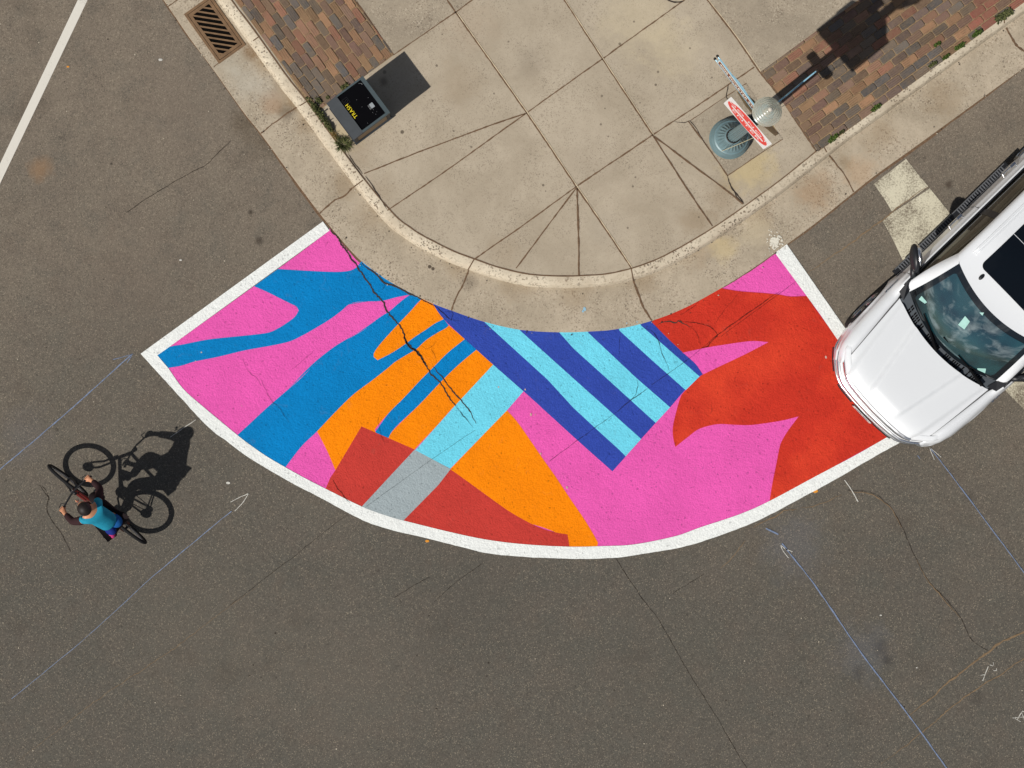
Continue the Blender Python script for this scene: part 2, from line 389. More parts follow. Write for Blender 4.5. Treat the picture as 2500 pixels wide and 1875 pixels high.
# sidewalk fill behind the kerb
mb = MB(); P = [(p.x, p.y) for p in E3] + [(30, 40), (-30, 40)]
mb.poly(P, KZ); walk = mb.build('sidewalk', M_walk); tag(walk, 'tan concrete corner sidewalk', kind='structure')

def sheet(name, px, z, mat, parent=None):
    m = MB(); m.poly([G(x, y, z) for x, y in px], z); return m.build(name, mat, parent)
sheet('aggregate_slab', [(864, 0), (961, 134), (1113, 30), (1150, 2), (1290, -100), (900, -200), (740, -180)], KZ + .004, M_agg, walk)
sheet('aggregate_slab', [(1727, 0), (1856, 174), (2095, 0), (2400, -220), (1570, -220)], KZ + .004, M_agg, walk)
sheet('aggregate_slab', [(1686, 294), (1776, 430), (1911, 340), (1822, 203)], KZ + .004, M_agg, walk)

jm = MB()
JZ = KZ + .0062
for pts, wd in (
    ([(1000, -130), (1113, 31), (1285, 275), (1407, 456), (1475, 555), (1543, 657)], .021),
    ([(1290, -120), (1378, 0), (1470, 143), (1593, 329), (1670, 450), (1739, 552)], .020),
    ([(961, 134), (1113, 29), (1160, -5), (1290, -95)], .016),
    ([(946, 514), (1100, 409), (1285, 276), (1470, 144), (1671, 0), (1850, -130)], .018),
    ([(889, 424), (1000, 380), (1100, 342), (1200, 305), (1282, 277)], .018),
    ([(1158, 633), (1280, 548), (1404, 458), (1593, 330), (1720, 246), (1841, 164)], .019),
    ([(1260, 655), (1301, 600), (1355, 528), (1406, 460)], .018), ([(1409, 460), (1413, 600), (1413, 672)], .024),
    ([(1597, 333), (1700, 410), (1780, 470), (1814, 498)], .022),
    ([(1560, -220), (1727, 0), (1798, 92), (1856, 177), (1900, 232), (1992, 368)], .022),
    ([(871, 4), (961, 134)], .018), ([(1680, 296), (1730, 362), (1776, 429)], .018), ([(1776, 429), (1858, 374), (1911, 340)], .012),
    ([(1686, 294), (1773, 235), (1822, 203)], .010)):
    ribbon(jm, pts, wd, JZ, .0018, .05)
jm.split('expansion_joint', M_joint, walk)
lp_ = MB()
for pts in ([(1115.5, 30), (1287.5, 274), (1409.5, 455), (1477.5, 554), (1545, 656)], [(1380.5, 0), (1472.5, 142), (1595.5, 328)], [(1730, 0), (1800.5, 91), (1858, 175)]):
    ribbon(lp_, pts, .010, JZ + .0008, .0012, .05)
lp_.split('joint_lip', plain('pale_lip', srgb(206, 190, 160), .9), walk)
jm = MB()   # kerb back joint
for off, wd in ((.158, .016),):
    P = offset(E0, GW + off); Q = offset(E0, GW + off + wd)
    jm.grid([[Vector((p.x, p.y, JZ + .001)) for p in P], [Vector((p.x + random.uniform(-.003, .003), p.y + random.uniform(-.003, .003), JZ + .001)) for p in Q]])
jm.build('kerb_joint', M_joint, walk)
jm = MB()   # cracks in the sidewalk
for pts, wd in (([(1644, 297), (1668, 300), (1684, 294), (1700, 312), (1712, 335), (1730, 365)], .010), ([(1778, 207), (1775, 226), (1773, 236), (1783, 250)], .014),
                ([(1776, 429), (1781, 448), (1792, 466), (1806, 484), (1815, 498)], .018), ([(1790, 462), (1797, 480), (1812, 494)], .010),
                ([(840, 372), (858, 395), (880, 425), (892, 440)], .012), ([(848, 372), (866, 400), (885, 424)], .010), ([(892, 430), (910, 455), (945, 512)], .012),
                ([(1623, -2), (1650, 6), (1670, 2)], .02), ([(1993, 369), (2003, 362), (2018, 352)], .03)):
    ribbon(jm, pts, wd, JZ + .002, .004, .03, True)
jm.split('crack', M_crack, walk)

# gutter joints and cracks
gm = MB()
for pts, wd in (([(410, 16), (440, -6), (470, -25)], .015), ([(520, 165), (535, 152), (560, 131)], .012), ([(637, 326), (680, 292), (724, 262)], .018),
                ([(781, 521), (815, 490), (840, 478), (860, 459)], .022), ([(1102, 758), (1112, 730), (1130, 695), (1143, 660)], .022),
                ([(1591, 783), (1572, 752), (1558, 715), (1546, 684)], .026), ([(2084, 469), (2060, 425), (2037, 395), (2024, 380)], .018),
                ([(2456, 68), (2470, 92), (2482, 112), (2500, 125)], .03)):
    ribbon(gm, pts, wd, .0165, .004, .04)
gm.split('joint', M_joint, gut)
gm = MB()
for (a, b) in (((726, 262), (748, 248)), ((860, 459), (886, 440)), ((1143, 658), (1158, 632)), ((1546, 684), (1541, 655)), ((2022, 378), (2010, 356)), ((2452, 64), (2452, 40)), ((612, 104), (634, 88))):
    A = G(a[0], a[1], KZ + .002); B = G(b[0], b[1], KZ + .002); d = (B - A).normalized(); nn = Vector((-d.y, d.x, 0)) * .008
    A0 = G(a[0], a[1], .02) - d * .01
    A1 = A + d * .055
    gm.grid([[A0 - nn, A0 + nn], [A1 - d*.012 - nn, A1 - d*.012 + nn], [B - nn, B + nn]])
gm.split('joint', M_joint, kerb)
# dirt and crumbled edge between asphalt and gutter
gm = MB(); L = []; Q = []
for i, p in enumerate(E0[::1]):
    q = offset(E0, 0)[i] if False else p
    L.append(q)
NN = [(b - a).normalized() for a, b in zip(offset(E0, 0), offset(E0, -1))]
ws = .02
o1 = []; o2 = []
for i, p in enumerate(E0):
    ws = max(.004, min(.035, ws + random.uniform(-.008, .008)))
    if 80 < 0: pass
    o1.append(Vector((p.x, p.y, .0045)) - NN[i] * .004); o2.append(Vector((p.x, p.y, .0045)) + NN[i] * ws)
gm.grid([o2, o1]); gm.build('edge_crack', M_joint, road)
# ------------------------------------------------------------------ cracks, seams, chalk and old paint on the asphalt
cm = MB()
for pts, wd in (([(563, 343), (545, 362), (522, 383), (505, 402), (487, 411), (440, 435), (395, 462), (350, 490), (310, 519)], .012),
                ([(97, 1184), (119, 1215), (115, 1247), (134, 1282), (147, 1299), (173, 1347)], .012), ([(102, 1186), (113, 1200), (121, 1222)], .009),
                ([(1503, 1362), (1560, 1450), (1611, 1518), (1680, 1640), (1738, 1732), (1790, 1820), (1822, 1875), (1900, 2000)], .009),
                ([(2069, 1196), (2129, 1203), (2171, 1235), (2202, 1287), (2237, 1366), (2270, 1422), (2307, 1460), (2344, 1506), (2372, 1562), (2412, 1590)], .010),
                ([(1050, 1408), (1010, 1430), (960, 1460)], .008), ([(1178, 1376), (1150, 1395), (1100, 1432), (1060, 1470)], .007),
                ([(1640, 1450), (1690, 1420), (1720, 1400)], .007), ([(870, 1240), (790, 1300), (700, 1372), (560, 1478)], .007)):
    ribbon(cm, pts, wd * .9, .0045, .004, .03, False)
cm.split('crack', M_hairl, road)
cm = MB()
for pts, wd in (([(1840, 1287), (1892, 1262), (1910, 1252), (1918, 1247), (1945, 1245)], .02), ([(1955, 1240), (1990, 1235), (2055, 1207)], .012),
                ([(2075, 1199), (2129, 1206), (2171, 1238), (2203, 1288)], .016), ([(2238, 1366), (2271, 1423), (2345, 1508)], .014),
                ([(2218, 1748), (2260, 1715), (2300, 1680), (2350, 1640), (2412, 1592), (2450, 1565), (2500, 1543), (2600, 1480)], .034),
                ([(2150, 1865), (2250, 1790), (2330, 1720), (2400, 1672), (2450, 1642), (2500, 1608), (2600, 1560)], .018),
                ([(1968, 670), (2050, 612), (2110, 570), (2171, 524), (2220, 486), (2268, 455)], .022),
                ([(1820, 1320), (1800, 1345), (1760, 1390)], .012), ([(640, 1425), (560, 1480), (400, 1600), (250, 1700), (40, 1860)], .008)):
    ribbon(cm, pts, wd * .8, .0060, .008, .04, True)
cm.split('crack', M_seal, road)
cm = MB()
for pts, wd in (([(-20, 1162), (0, 1146), (160, 1010), (322, 865)], .014), ([(325, 864), (300, 871), (276, 878)], .008), ([(322, 868), (310, 885)], .008),
                ([(28, 1706), (200, 1565), (373, 1407)], .007), ([(373, 1407), (480, 1318), (565, 1248)], .011),
                ([(1909, 1327), (1990, 1430), (2100, 1590), (2230, 1762), (2311, 1875), (2400, 2000)], .018), ([(2271, 1094), (2330, 1170), (2420, 1290), (2500, 1398), (2560, 1480)], .013),
                ([(1870, 1290), (1900, 1305)], .02), ([(2240, 1112), (2246, 1120)], .012)):
    ribbon(cm, pts, wd, .0075, .002, .06)
cm.split('chalk_line', M_chalkb, road)
cm = MB()
for pts, wd in (([(607, 1205), (585, 1214), (563, 1226)], .010), ([(607, 1205), (592, 1228), (573, 1248)], .010), ([(415, 1068), (448, 1045), (478, 1025)], .009),
                ([(1904, 1327), (1915, 1338), (1935, 1347)], .012), ([(1904, 1326), (1912, 1345), (1925, 1362)], .010), ([(2270, 1093), (2275, 1108), (2281, 1122)], .010), ([(2270, 1093), (2284, 1104), (2298, 1116)], .008),
                ([(2062, 1172), (2078, 1195), (2095, 1225)], .013), ([(2399, 1662), (2407, 1642), (2413, 1626)], .010), ([(2425, 1617), (2427, 1623), (2424, 1626), (2417, 1623)], .008),
                ([(2433, 1632), (2434, 1636), (2432, 1638), (2425, 1637)], .008), ([(2394, 1649), (2404, 1647)], .006), ([(2483, 1758), (2490, 1746), (2497, 1735)], .010), ([(2494, 1738), (2499, 1752), (2502, 1760)], .008), ([(2472, 1753), (2485, 1751), (2502, 1751)], .008),
                ([(2476, 1752), (2484, 1758), (2492, 1762)], .008), ([(2497, 1738), (2506, 1734)], .008)):
    ribbon(cm, pts, wd, .0075, .0015, .03)
for x, y, r in ((557, 1179, .018), (441, 635, .012), (2150, 1502, .01), (2238, 1630, .008), (392, 146, .018)):
    c = G(x, y); cm.poly([(c.x + r * 1.6 * math.cos(a * PI / 5), c.y + r * math.sin(a * PI / 5)) for a in range(10)], .0075)
cm.split('chalk_mark', M_chalkw, road)
M_drop = plain('orange_paint_drop', srgb(214, 140, 30), .6)
cm = MB()
for x, y, r in ((1043, 1321, .022), (1990, 1199, .03), (166, 163, .015)):
    c = G(x, y); cm.poly([(c.x + r * 1.3 * math.cos(a * PI / 5), c.y + r * .8 * math.sin(a * PI / 5)) for a in range(10)], .0078)
cm.split('paint_drop', M_drop, road)
lm = MB()
lm.poly([G(x, y) for x, y in ((191, -2), (215, -2), (-30, 512), (-30, 460), (0, 400))], .005); lm.poly([G(x, y) for x, y in ((214, 0), (192, 0), (240, -110), (262, -100))], .005)
ln = lm.build('lane_line', M_lane); tag(ln, 'white painted lane line on the side street asphalt', kind='structure')
lm = MB()
lm.poly([G(x, y) for x, y in ((2133, 449), (2212, 388), (2240, 424), (2266, 455), (2222, 487), (2177, 516), (2158, 484))], .005)
lm.poly([G(x, y) for x, y in ((2177, 521), (2270, 460), (2325, 528), (2400, 625), (2560, 850), (2640, 960), (2560, 1060), (2456, 955), (2300, 762), (2206, 640), (2180, 585), (2155, 540))], .005)
ln = lm.build('crosswalk_bar', M_cross); tag(ln, 'worn white crosswalk bar running under the parked SUV', kind='structure')

# ------------------------------------------------------------------ the mural
k = 3.6867
def M1(*p): return Z(300, 500, k, p)
def M2(*p): return Z(500, 900, k, p)
def M3(*p): return Z(850, 600, k, p)
def M4(*p): return Z(950, 950, k, p)
def M5(*p): return Z(1400, 650, k, p)
def M6(*p): return Z(1600, 900, k, p)
def area(mbx, px, z, mat_i, smooth=True):
    P = [G(x, y, z) for x, y in px]; P.append(P[0])
    if smooth: P = cr(P, 4, 33)
    mbx.cur = mat_i; mbx.poly(P[:-1], z)
outer = M1((1800, 150), (160, 1340), (190, 1375)) + M2((0, 495), (180, 640), (380, 790), (560, 900), (800, 1040), (1000, 1140), (1240, 1270), (1480, 1390), (1750, 1470), (2010, 1530), (2212, 1580)) + \
    M4((650, 1420), (900, 1480), (1300, 1515), (1700, 1528), (2030, 1518), (2212, 1495)) + \
    M6((220, 1610), (500, 1530), (800, 1420), (1000, 1330), (1300, 1170), (1600, 1010), (1900, 835), (2200, 665)) + [(2240, 1055), (2060, 795), (1920, 595), (1890, 560)]
gut_in = [(1845, 610), (1763, 660), (1671, 710), (1591, 741), (1508, 762), (1440, 768), (1365, 770), (1270, 764), (1181, 744), (1102, 718), (1023, 684), (958, 650), (922, 626), (882, 594), (842, 556), (806, 510)]
inner = M1((1860, 232), (1395, 578), (410, 1285), (310, 1355), (405, 1465), (545, 1659)) + M2((0, 355), (150, 480), (295, 600), (400, 680), (550, 785), (720, 885), (900, 985), (1085, 1080), (1410, 1240), (1640, 1325), (1785, 1367)) + \
    M4((130, 1183), (500, 1275), (850, 1350), (1200, 1395), (1620, 1418), (1950, 1412), (2212, 1397)) + M6((180, 1508), (400, 1430), (760, 1310), (1030, 1190), (1450, 965), (1800, 780), (2080, 620)) + [(2200, 1050), (2195, 1040)] + [(2000, 764), (1916, 650), (1888, 612)]
mats = [C_pink, C_blue, C_org, C_lb, C_navy, C_red, C_dred, C_gray, M_white]
mm = MB()
z0 = .004
area(mm, inner + gut_in, z0, 0)
area(mm, M1((1395, 578), (1600, 590), (1850, 603), (2000, 600), (2085, 575), (2145, 512)) + [(905, 615), (960, 650), (1040, 690), (1060, 715)] + M3((650, 490), (560, 590), (455, 700), (300, 870), (235, 960), (230, 1000), (265, 1030), (400, 960), (520, 880), (600, 820), (700, 755), (780, 700), (860, 660), (905, 715), (880, 740), (800, 785), (700, 850), (620, 925), (580, 950), (430, 1040), (350, 1106)) +
     M2((1500, 110), (1340, 230), (1180, 385), (1010, 565), (870, 700), (720, 895), (500, 780), (285, 605), (400, 500), (550, 360), (700, 230), (850, 100), (950, 0)) + M1((1490, 1659), (1700, 1440), (1900, 1280), (2050, 1190), (2212, 1100)) + M3((0, 840), (180, 720), (290, 640), (370, 590), (440, 530), (500, 480), (555, 440), (430, 465), (300, 497), (150, 502), (60, 510), (0, 530)) +
     M1((2212, 868), (2100, 880), (2030, 900), (1960, 960), (1850, 1040), (1700, 1130), (1600, 1185), (1500, 1230), (1350, 1265), (1100, 1310), (850, 1370), (650, 1410), (520, 1450), (395, 1470), (305, 1355), (410, 1282), (550, 1255), (750, 1215), (950, 1192), (1150, 1172), (1310, 1150), (1400, 1110), (1480, 1060), (1550, 1005), (1582, 950), (1560, 915), (1500, 885), (1400, 835), (1300, 785), (1180, 733)), z0 + .0012, 1)
area(mm, M3((650, 490), (560, 590), (455, 700), (300, 870), (235, 960), (230, 1000), (265, 1030), (400, 960), (520, 880), (600, 820), (700, 755), (780, 700), (860, 660), (800, 560)) + [(1060, 730), (1038, 718)], z0 + .0018, 2)
area(mm, M3((905, 715), (1050, 840), (900, 960), (780, 1080), (650, 1210), (500, 1370), (370, 1500), (250, 1640)) + M2((1535, 565), (1560, 620), (1300, 780), (1175, 915), (1100, 740), (1010, 565), (1180, 385), (1340, 230), (1500, 110)) + M3((350, 1106), (430, 1040), (580, 950), (620, 925), (700, 850), (800, 785), (880, 740)), z0 + .0018, 2)
area(mm, M3((1050, 840), (1155, 935), (1040, 1030), (940, 1120), (820, 1240), (640, 1430), (420, 1640)) + M2((1645, 640), (1500, 600), (1535, 565)) + M3((370, 1500), (500, 1370), (650, 1210), (780, 1080), (900, 960)), z0 + .0015, 1)
area(mm, M3((1155, 935), (1310, 1072), (1110, 1300), (950, 1450), (780, 1640)) + M2((1890, 725), (1880, 760), (1645, 640), (1700, 550)) + M3((640, 1430), (820, 1240), (940, 1120), (1040, 1030)), z0 + .0021, 2)
area(mm, M4((1060, 190), (1150, 290), (1250, 430), (1380, 620), (1500, 790), (1640, 1000), (1750, 1160), (1830, 1290), (1880, 1380), (1875, 1415), (1620, 1425), (1500, 1290), (1000, 1100), (550, 720)), z0 + .0018, 2)
area(mm, M2((1410, 520), (1890, 728), (1920, 760), (1410, 1250), (1240, 1160), (1085, 1085), (1130, 980), (1175, 915)), z0 + .0026, 6, False)
area(mm, M4((530, 720), (570, 735), (800, 900), (1050, 1080), (1200, 1170), (1350, 1245), (1500, 1290), (1605, 1308), (1625, 1424), (1200, 1400), (850, 1360), (500, 1285), (120, 1186)), z0 + .0026, 6)
area(mm, M2((1890, 727), (2212, 905), (2100, 1050), (1785, 1370), (1600, 1318), (1410, 1244)), z0 + .0032, 7, False)
area(mm, M3((1305, 1070), (1578, 1310)) + M4((1060, 192), (550, 716), (235, 549)) + M3((950, 1452)), z0 + .0036, 3, False)
area(mm, [(1040, 715)] + M3((770, 535), (860, 660), (1050, 840), (1305, 1070), (1580, 1310)) + M4((1700, 465), (2010, 740), (2130, 605)) + M5((520, 1645), (610, 1553), (740, 1410), (870, 1270), (1005, 1115), (1165, 975), (1100, 880), (1000, 790), (850, 650), (705, 505)) + [(1585, 745), (1508, 765), (1365, 775), (1270, 768), (1181, 744), (1102, 722)], z0 + .0042, 4)
area(mm, [(1168, 770)] + M3((1235, 695), (1800, 1210)) + M5((0, 1275), (200, 1460), (415, 1655), (470, 1711), (610, 1555), (0, 1010)) + M3((1550, 765)) + [(1258, 780)], z0 + .0048, 3, False)
area(mm, [(1352, 790)] + M5((-133, 590), (0, 740), (300, 1010), (520, 1210), (740, 1410), (870, 1270), (560, 1000), (135, 600)) + [(1425, 785)], z0 + .0048, 3, False)
area(mm, [(1505, 785)] + M5((415, 580), (700, 840), (1010, 1115), (1135, 992), (640, 560), (610, 535)) + [(1555, 770)], z0 + .0048, 3, False)
area(mm, M5((705, 500), (850, 650), (1000, 790), (1100, 880), (1165, 975)) + M6((400, 70), (310, 160), (235, 240), (190, 380), (158, 520), (160, 620), (180, 705), (300, 610), (400, 540), (560, 500), (700, 505), (850, 508), (1000, 490), (1150, 465), (1290, 430), (1200, 550), (1150, 630), (1120, 700), (1090, 850), (1050, 1050), (1028, 1192)) + M6((1450, 967), (2080, 622)) + [(2200, 1050), (2180, 1015), (2004, 772)] +
     M5((2100, 268), (1950, 272), (1850, 255), (1700, 240), (1500, 225), (1340, 200)) + [(1763, 680), (1671, 730)], z0 + .0046, 5)
area(mm, M5((975, 780), (1200, 732), (1400, 700), (1500, 685), (1620, 673), (1755, 683), (1550, 790), (1340, 890), (1167, 973), (1100, 880), (1000, 790)), z0 + .0052, 0)
# white border as a band
P = inner; band = MB()
area(mm, M1((1800, 150), (160, 1340), (190, 1375), (405, 1465), (310, 1355), (410, 1285), (1860, 232)), z0 + .0058, 8, False)
ob = [(o[0], o[1]) for o in outer[2:-4]]; ib = [q for q in M1((405, 1465), (545, 1659)) + inner[6:-5]]
def px_res(P, n):
    V = resample(cr([Vector((x, y, 0)) for x, y in P], 6, 60), 2.0); L = len(V)
    return [V[min(L - 1, round(i * (L - 1) / (n - 1)))] for i in range(n)]
A = px_res([ob[0]] + ob[1:], 160); B = px_res(ib, 160)
mm.cur = 8
mm.grid([[G(a.x + random.uniform(-.5, .5), a.y + random.uniform(-.5, .5), z0 + .0058) for a in A], [G(b.x, b.y, z0 + .0058) for b in B]])
mm.poly([G(x, y, z0 + .006) for x, y in (M6((2200, 665))[0], (2240, 1055), (2200, 1050), M6((2080, 620))[0])], z0 + .006)
mm.poly([G(x, y, z0 + .0062) for x, y in ((2240, 1055), (1920, 595), (1890, 560), (1862, 575), (1888, 612), (1916, 650), (2000, 764), (2197, 1052))], z0 + .0062)
mural = mm.build('street_mural', mats)
for p in mural.data.polygons:
    pass
tag(mural, 'bright abstract mural in pink, blue, orange and red painted on asphalt inside a white border', 'mural')
# overspray of white on the gutter and small colour spills
sm = MB(); c = G(1893, 590)
for i in range(160):
    aa = random.uniform(0, 2 * PI); rr = abs(random.gauss(0, .085)); x0 = c.x + rr * math.cos(aa); y0 = c.y + rr * math.sin(aa) * 1.1; r1 = random.uniform(.006, .03) * max(.3, 1 - rr / .25)
    sm.cur = 0; sm.poly([(x0 + r1 * random.uniform(.6, 1.1) * math.cos(k_ * PI / 4), y0 + r1 * random.uniform(.6, 1.1) * math.sin(k_ * PI / 4)) for k_ in range(8)], .0185 + i * .00004)
sm.build('overspray', worn_white('thin_white', .36, .5, 40, srgb(214, 210, 196)), gut)
sm = MB()
for x, y, r in ((1427, 755, .03), (1423, 760, .02), (1555, 786, .012), (1530, 789, .01)):
    c = G(x, y); sm.poly([(c.x + r * .7 * math.cos(a * PI / 4), c.y + r * random.uniform(.7, 1.2) * math.sin(a * PI / 4)) for a in range(8)], .0178)
sm.split('paint_spot', plain('spilled_blue', srgb(140, 180, 200), .8), gut)
# cracks through the mural
cm = MB(); zc = z0 + .0075
hm = MB()
def ck(pts, wd, jit=.006, st=.025, taper=True): ribbon(cm if wd > .021 else hm, pts, wd if wd > .025 else wd * .8, zc, jit, st, taper)
ck(M1((1865, 222), (1930, 300), (2000, 400), (2060, 500), (2120, 570), (2170, 640)) + M3((140, 280), (200, 370), (250, 440), (300, 490), (350, 590), (400, 650), (450, 710), (490, 770), (520, 850), (560, 920), (610, 950), (650, 1000), (700, 1060), (730, 1130), (780, 1190), (830, 1240), (880, 1310), (930, 1400), (965, 1440)), .023, .010, .022, False)
ck(M3((500, 790), (520, 860), (570, 930), (615, 955), (660, 1010), (710, 1080)), .033, .012, .02)
ck(M3((965, 1440), (1010, 1500), (1060, 1560), (1100, 1600), (1125, 1640)), .016)
ck(M3((760, 1085), (830, 1170), (880, 1230), (930, 1300), (1010, 1390), (1060, 1450), (1110, 1520), (1150, 1600)), .022)
ck(M3((120, 155), (170, 200), (240, 250), (290, 290), (340, 340), (420, 360), (500, 400), (560, 435), (640, 470), (700, 505), (760, 530)), .026)
ck(M3((700, 500), (800, 560), (870, 620), (920, 660), (1000, 670)), .014); ck(M3((870, 590), (940, 600), (925, 680)), .010); ck(M3((310, 320), (330, 360), (310, 400)), .010)
ck(M3((640, 880), (700, 930), (760, 900), (790, 850)), .008); ck(M3((750, 930), (790, 1010), (790, 1060)), .008)
ck(M5((760, 525), (830, 500), (880, 500), (920, 510), (940, 490), (1000, 520), (1050, 550)), .022)
ck(M5((960, 490), (1080, 505), (1150, 520), (1230, 545), (1290, 600), (1300, 640)), .016); ck(M5((1300, 620), (1240, 680), (1210, 720), (1150, 730)), .018); ck(M5((1050, 540), (1120, 620), (1140, 690)), .010)
ck(M5((620, 555), (680, 565), (720, 600), (770, 680), (790, 760), (830, 850), (860, 930)), .014)
ck(M5((570, 1010), (580, 1080), (560, 1150), (520, 1200)), .010); ck(M5((420, 580), (415, 700), (410, 830)), .007); ck(M5((1240, 1240), (1250, 1290), (1235, 1330)), .010); ck(M5((1500, 225), (1300, 470), (1280, 560)), .006)
ck(M5((1140, 310), (1060, 380), (960, 440)), .010); ck(M2((500, 90), (540, 180), (600, 290), (650, 330), (700, 400), (760, 490)), .009); ck(M2((1150, 1000), (1200, 1080), (1270, 1170), (1310, 1210)), .02); ck(M2((1580, 380), (1560, 480), (1590, 600), (1620, 690)), .006)
ck(M1((1720, 1310), (1620, 1400), (1500, 1500)), .006); ck(M1((1060, 1350), (1120, 1480), (1200, 1560), (1250, 1640)), .006)
# long straight seam running east-west through the mural
ck([(893, 1238), (1000, 1160), (1100, 1090), (1160, 1050)], .006, .002, .05, False)
ck([(1341, 1126), (1411, 1074), (1500, 1010)], .010, .003, .04, False); ck([(1500, 1010), (1540, 978), (1585, 945)], .018, .006); ck([(1590, 940), (1668, 886), (1720, 845)], .010, .003, .04, False)
ck([(1720, 846), (1752, 818), (1800, 783), (1850, 748), (1904, 711)], .018, .004, .035); ck([(1760, 822), (1830, 770), (1900, 719), (1943, 686)], .008, .003, .04, False)
cm.split('crack', M_crack, mural); hm.split('crack', M_hairl, mural)
cm = MB(); zc = z0 + .0078
ck([(1338, 1129), (1362, 1158), (1384, 1194), (1410, 1230), (1433, 1267), (1460, 1303), (1482, 1330)], .009, .002, .04, False)
cm.build('crack', plain('crack_pink', srgb(150, 45, 105), .9), mural)
cm = MB()
for x, y, r in ((1217, 945, .012), (1282, 951, .014), (1296, 1012, .018), (1307, 1012, .008), (1320, 1108, .014), (1384, 1190, .02), (2016, 872, .02), (1632, 814, .008), (1655, 841, .008)):
    c = G(x, y); cm.poly([(c.x + r * .7 * math.cos(a * PI / 4), c.y + r * random.uniform(.7, 1.4) * math.sin(a * PI / 4)) for a in range(8)], z0 + .008)
cm.split('grit', plain('grit', srgb(196, 160, 150), .8), mural)

# ------------------------------------------------------------------ brick paving
def clip(poly, clipper):
    out = poly
    n = len(clipper)
    for i in range(n):
        a, b = clipper[i], clipper[(i + 1) % n]; inp = out; out = []
        if not inp: return []
        side = lambda p: (b[0] - a[0]) * (p[1] - a[1]) - (b[1] - a[1]) * (p[0] - a[0])
        for j in range(len(inp)):
            p, q = inp[j - 1], inp[j]; sp, sq = side(p), side(q)
            if (sp >= 0) != (sq >= 0):
                t = sp / (sp - sq); out.append((p[0] + (q[0] - p[0]) * t, p[1] + (q[1] - p[1]) * t))
            if sq >= 0: out.append(q)
    return out
PAL = [(124, 94, 72), (146, 100, 76), (150, 92, 70), (110, 96, 82), (96, 90, 84), (116, 82, 74), (104, 84, 78), (84, 84, 86), (92, 88, 84), (146, 108, 72), (134, 100, 82), (112, 92, 76), (160, 112, 76)]
def bricks(name, px, ang, bl, bw, label, redzone=None, pale=None):
    cl = [(p.x, p.y) for p in (G(x, y, KZ) for x, y in px)]
    ar = sum(cl[i][0] * cl[(i + 1) % len(cl)][1] - cl[(i + 1) % len(cl)][0] * cl[i][1] for i in range(len(cl)))
    if ar < 0: cl.reverse()
    cx = sum(p[0] for p in cl) / len(cl); cy = sum(p[1] for p in cl) / len(cl)
    ca, sa = math.cos(ang), math.sin(ang); V = []; F = []; cols = []
    m = MB(); m.poly(cl, KZ + .003); base = m.build(name, M_sand)
    for r in range(-30, 31):
        off = (r % 2) * bl * .5 + random.uniform(-.03, .03); wob = random.uniform(-.004, .004)
        for c in range(-40, 41):
            u = c * bl + off; v = r * bw + wob; g = .004; jr = random.uniform(-.012, .012)
            hl = bl / 2 - g + random.uniform(-.003, .002); hw = bw / 2 - g + random.uniform(-.002, .002)
            q = []
            ch = .014
            for du, dv in ((-hl + ch, -hw), (hl - ch, -hw), (hl, -hw + ch), (hl, hw - ch), (hl - ch, hw), (-hl + ch, hw), (-hl, hw - ch), (-hl, -hw + ch)):
                du, dv = du * math.cos(jr) - dv * math.sin(jr), du * math.sin(jr) + dv * math.cos(jr)
                x = u + du; y = v + dv; q.append((cx + x * ca - y * sa, cy + x * sa + y * ca))
            q = clip(q, cl)
            if len(q) < 3: continue
            A = abs(sum(q[i][0] * q[(i + 1) % len(q)][1] - q[(i + 1) % len(q)][0] * q[i][1] for i in range(len(q)))) / 2
            if A < .0006: continue
            mx_ = sum(p[0] for p in q) / len(q); my_ = sum(p[1] for p in q) / len(q)
            zt = KZ + .013 + random.uniform(-.005, .004); tx = random.uniform(-.035, .035); ty = random.uniform(-.05, .05)
            n0 = len(V); n = len(q)
            for p in q: V.append((p[0], p[1], KZ + .001))
            for p in q: V.append((mx_ + (p[0] - mx_) * .985, my_ + (p[1] - my_) * .985, zt - .004 + tx * (p[0] - mx_) + ty * (p[1] - my_)))
            for p in q: V.append((mx_ + (p[0] - mx_) * .92, my_ + (p[1] - my_) * .92, zt + tx * (p[0] - mx_) + ty * (p[1] - my_)))
            col = random.choice(PAL); f = random.uniform(.86, 1.12)
            if redzone and redzone(mx_, my_): col = random.choice([(150, 74, 62), (140, 70, 60), (156, 82, 66)]); f = random.uniform(.95, 1.08)
            if pale and (Vector((mx_, my_)) - Vector(pale)).length < .055: col = (176, 170, 176); f = 1
            gy = sum(col) / 3; col = tuple(gy + (x - gy) * .74 for x in col)
            col = tuple(x * f for x in col)
            fs = [tuple(n0 + 2 * n + i for i in range(n))]
            for i in range(n):
                j = (i + 1) % n
                fs.append((n0 + i, n0 + j, n0 + n + j, n0 + n + i)); fs.append((n0 + n + i, n0 + n + j, n0 + 2 * n + j, n0 + 2 * n + i))
            F += fs; cols += [srgb(*col)] * len(fs)
    q = NB('paver_' + name)
    at = q.n('ShaderNodeVertexColor'); at.layer_name = 'Col'
    c = q.mix(q.gray(q.noise(26, 5, .75), .35, .72, 0, .5), at.outputs['Color'], srgb(134, 114, 90))
    c = q.mix(q.gray(q.noise(2.2, 4, .6), .45, .68, 0, .45), c, srgb(112, 92, 72))
    mpn = q.n('ShaderNodeMapping'); mpn.inputs['Rotation'].default_value = (0, 0, -ang); q.L(q.co(), mpn.inputs['Vector'])
    wv = q.n('ShaderNodeTexWave'); wv.bands_direction = 'Y'; wv.inputs['Scale'].default_value = 11; wv.inputs['Distortion'].default_value = 2.5; wv.inputs['Detail'].default_value = 2
    q.L(mpn.outputs[0], wv.inputs['Vector'])
    lines = q.math('MULTIPLY', q.gray(wv.outputs['Fac'], .0, .16, 1, 0), q.gray(q.noise(5, 2), .48, .56))
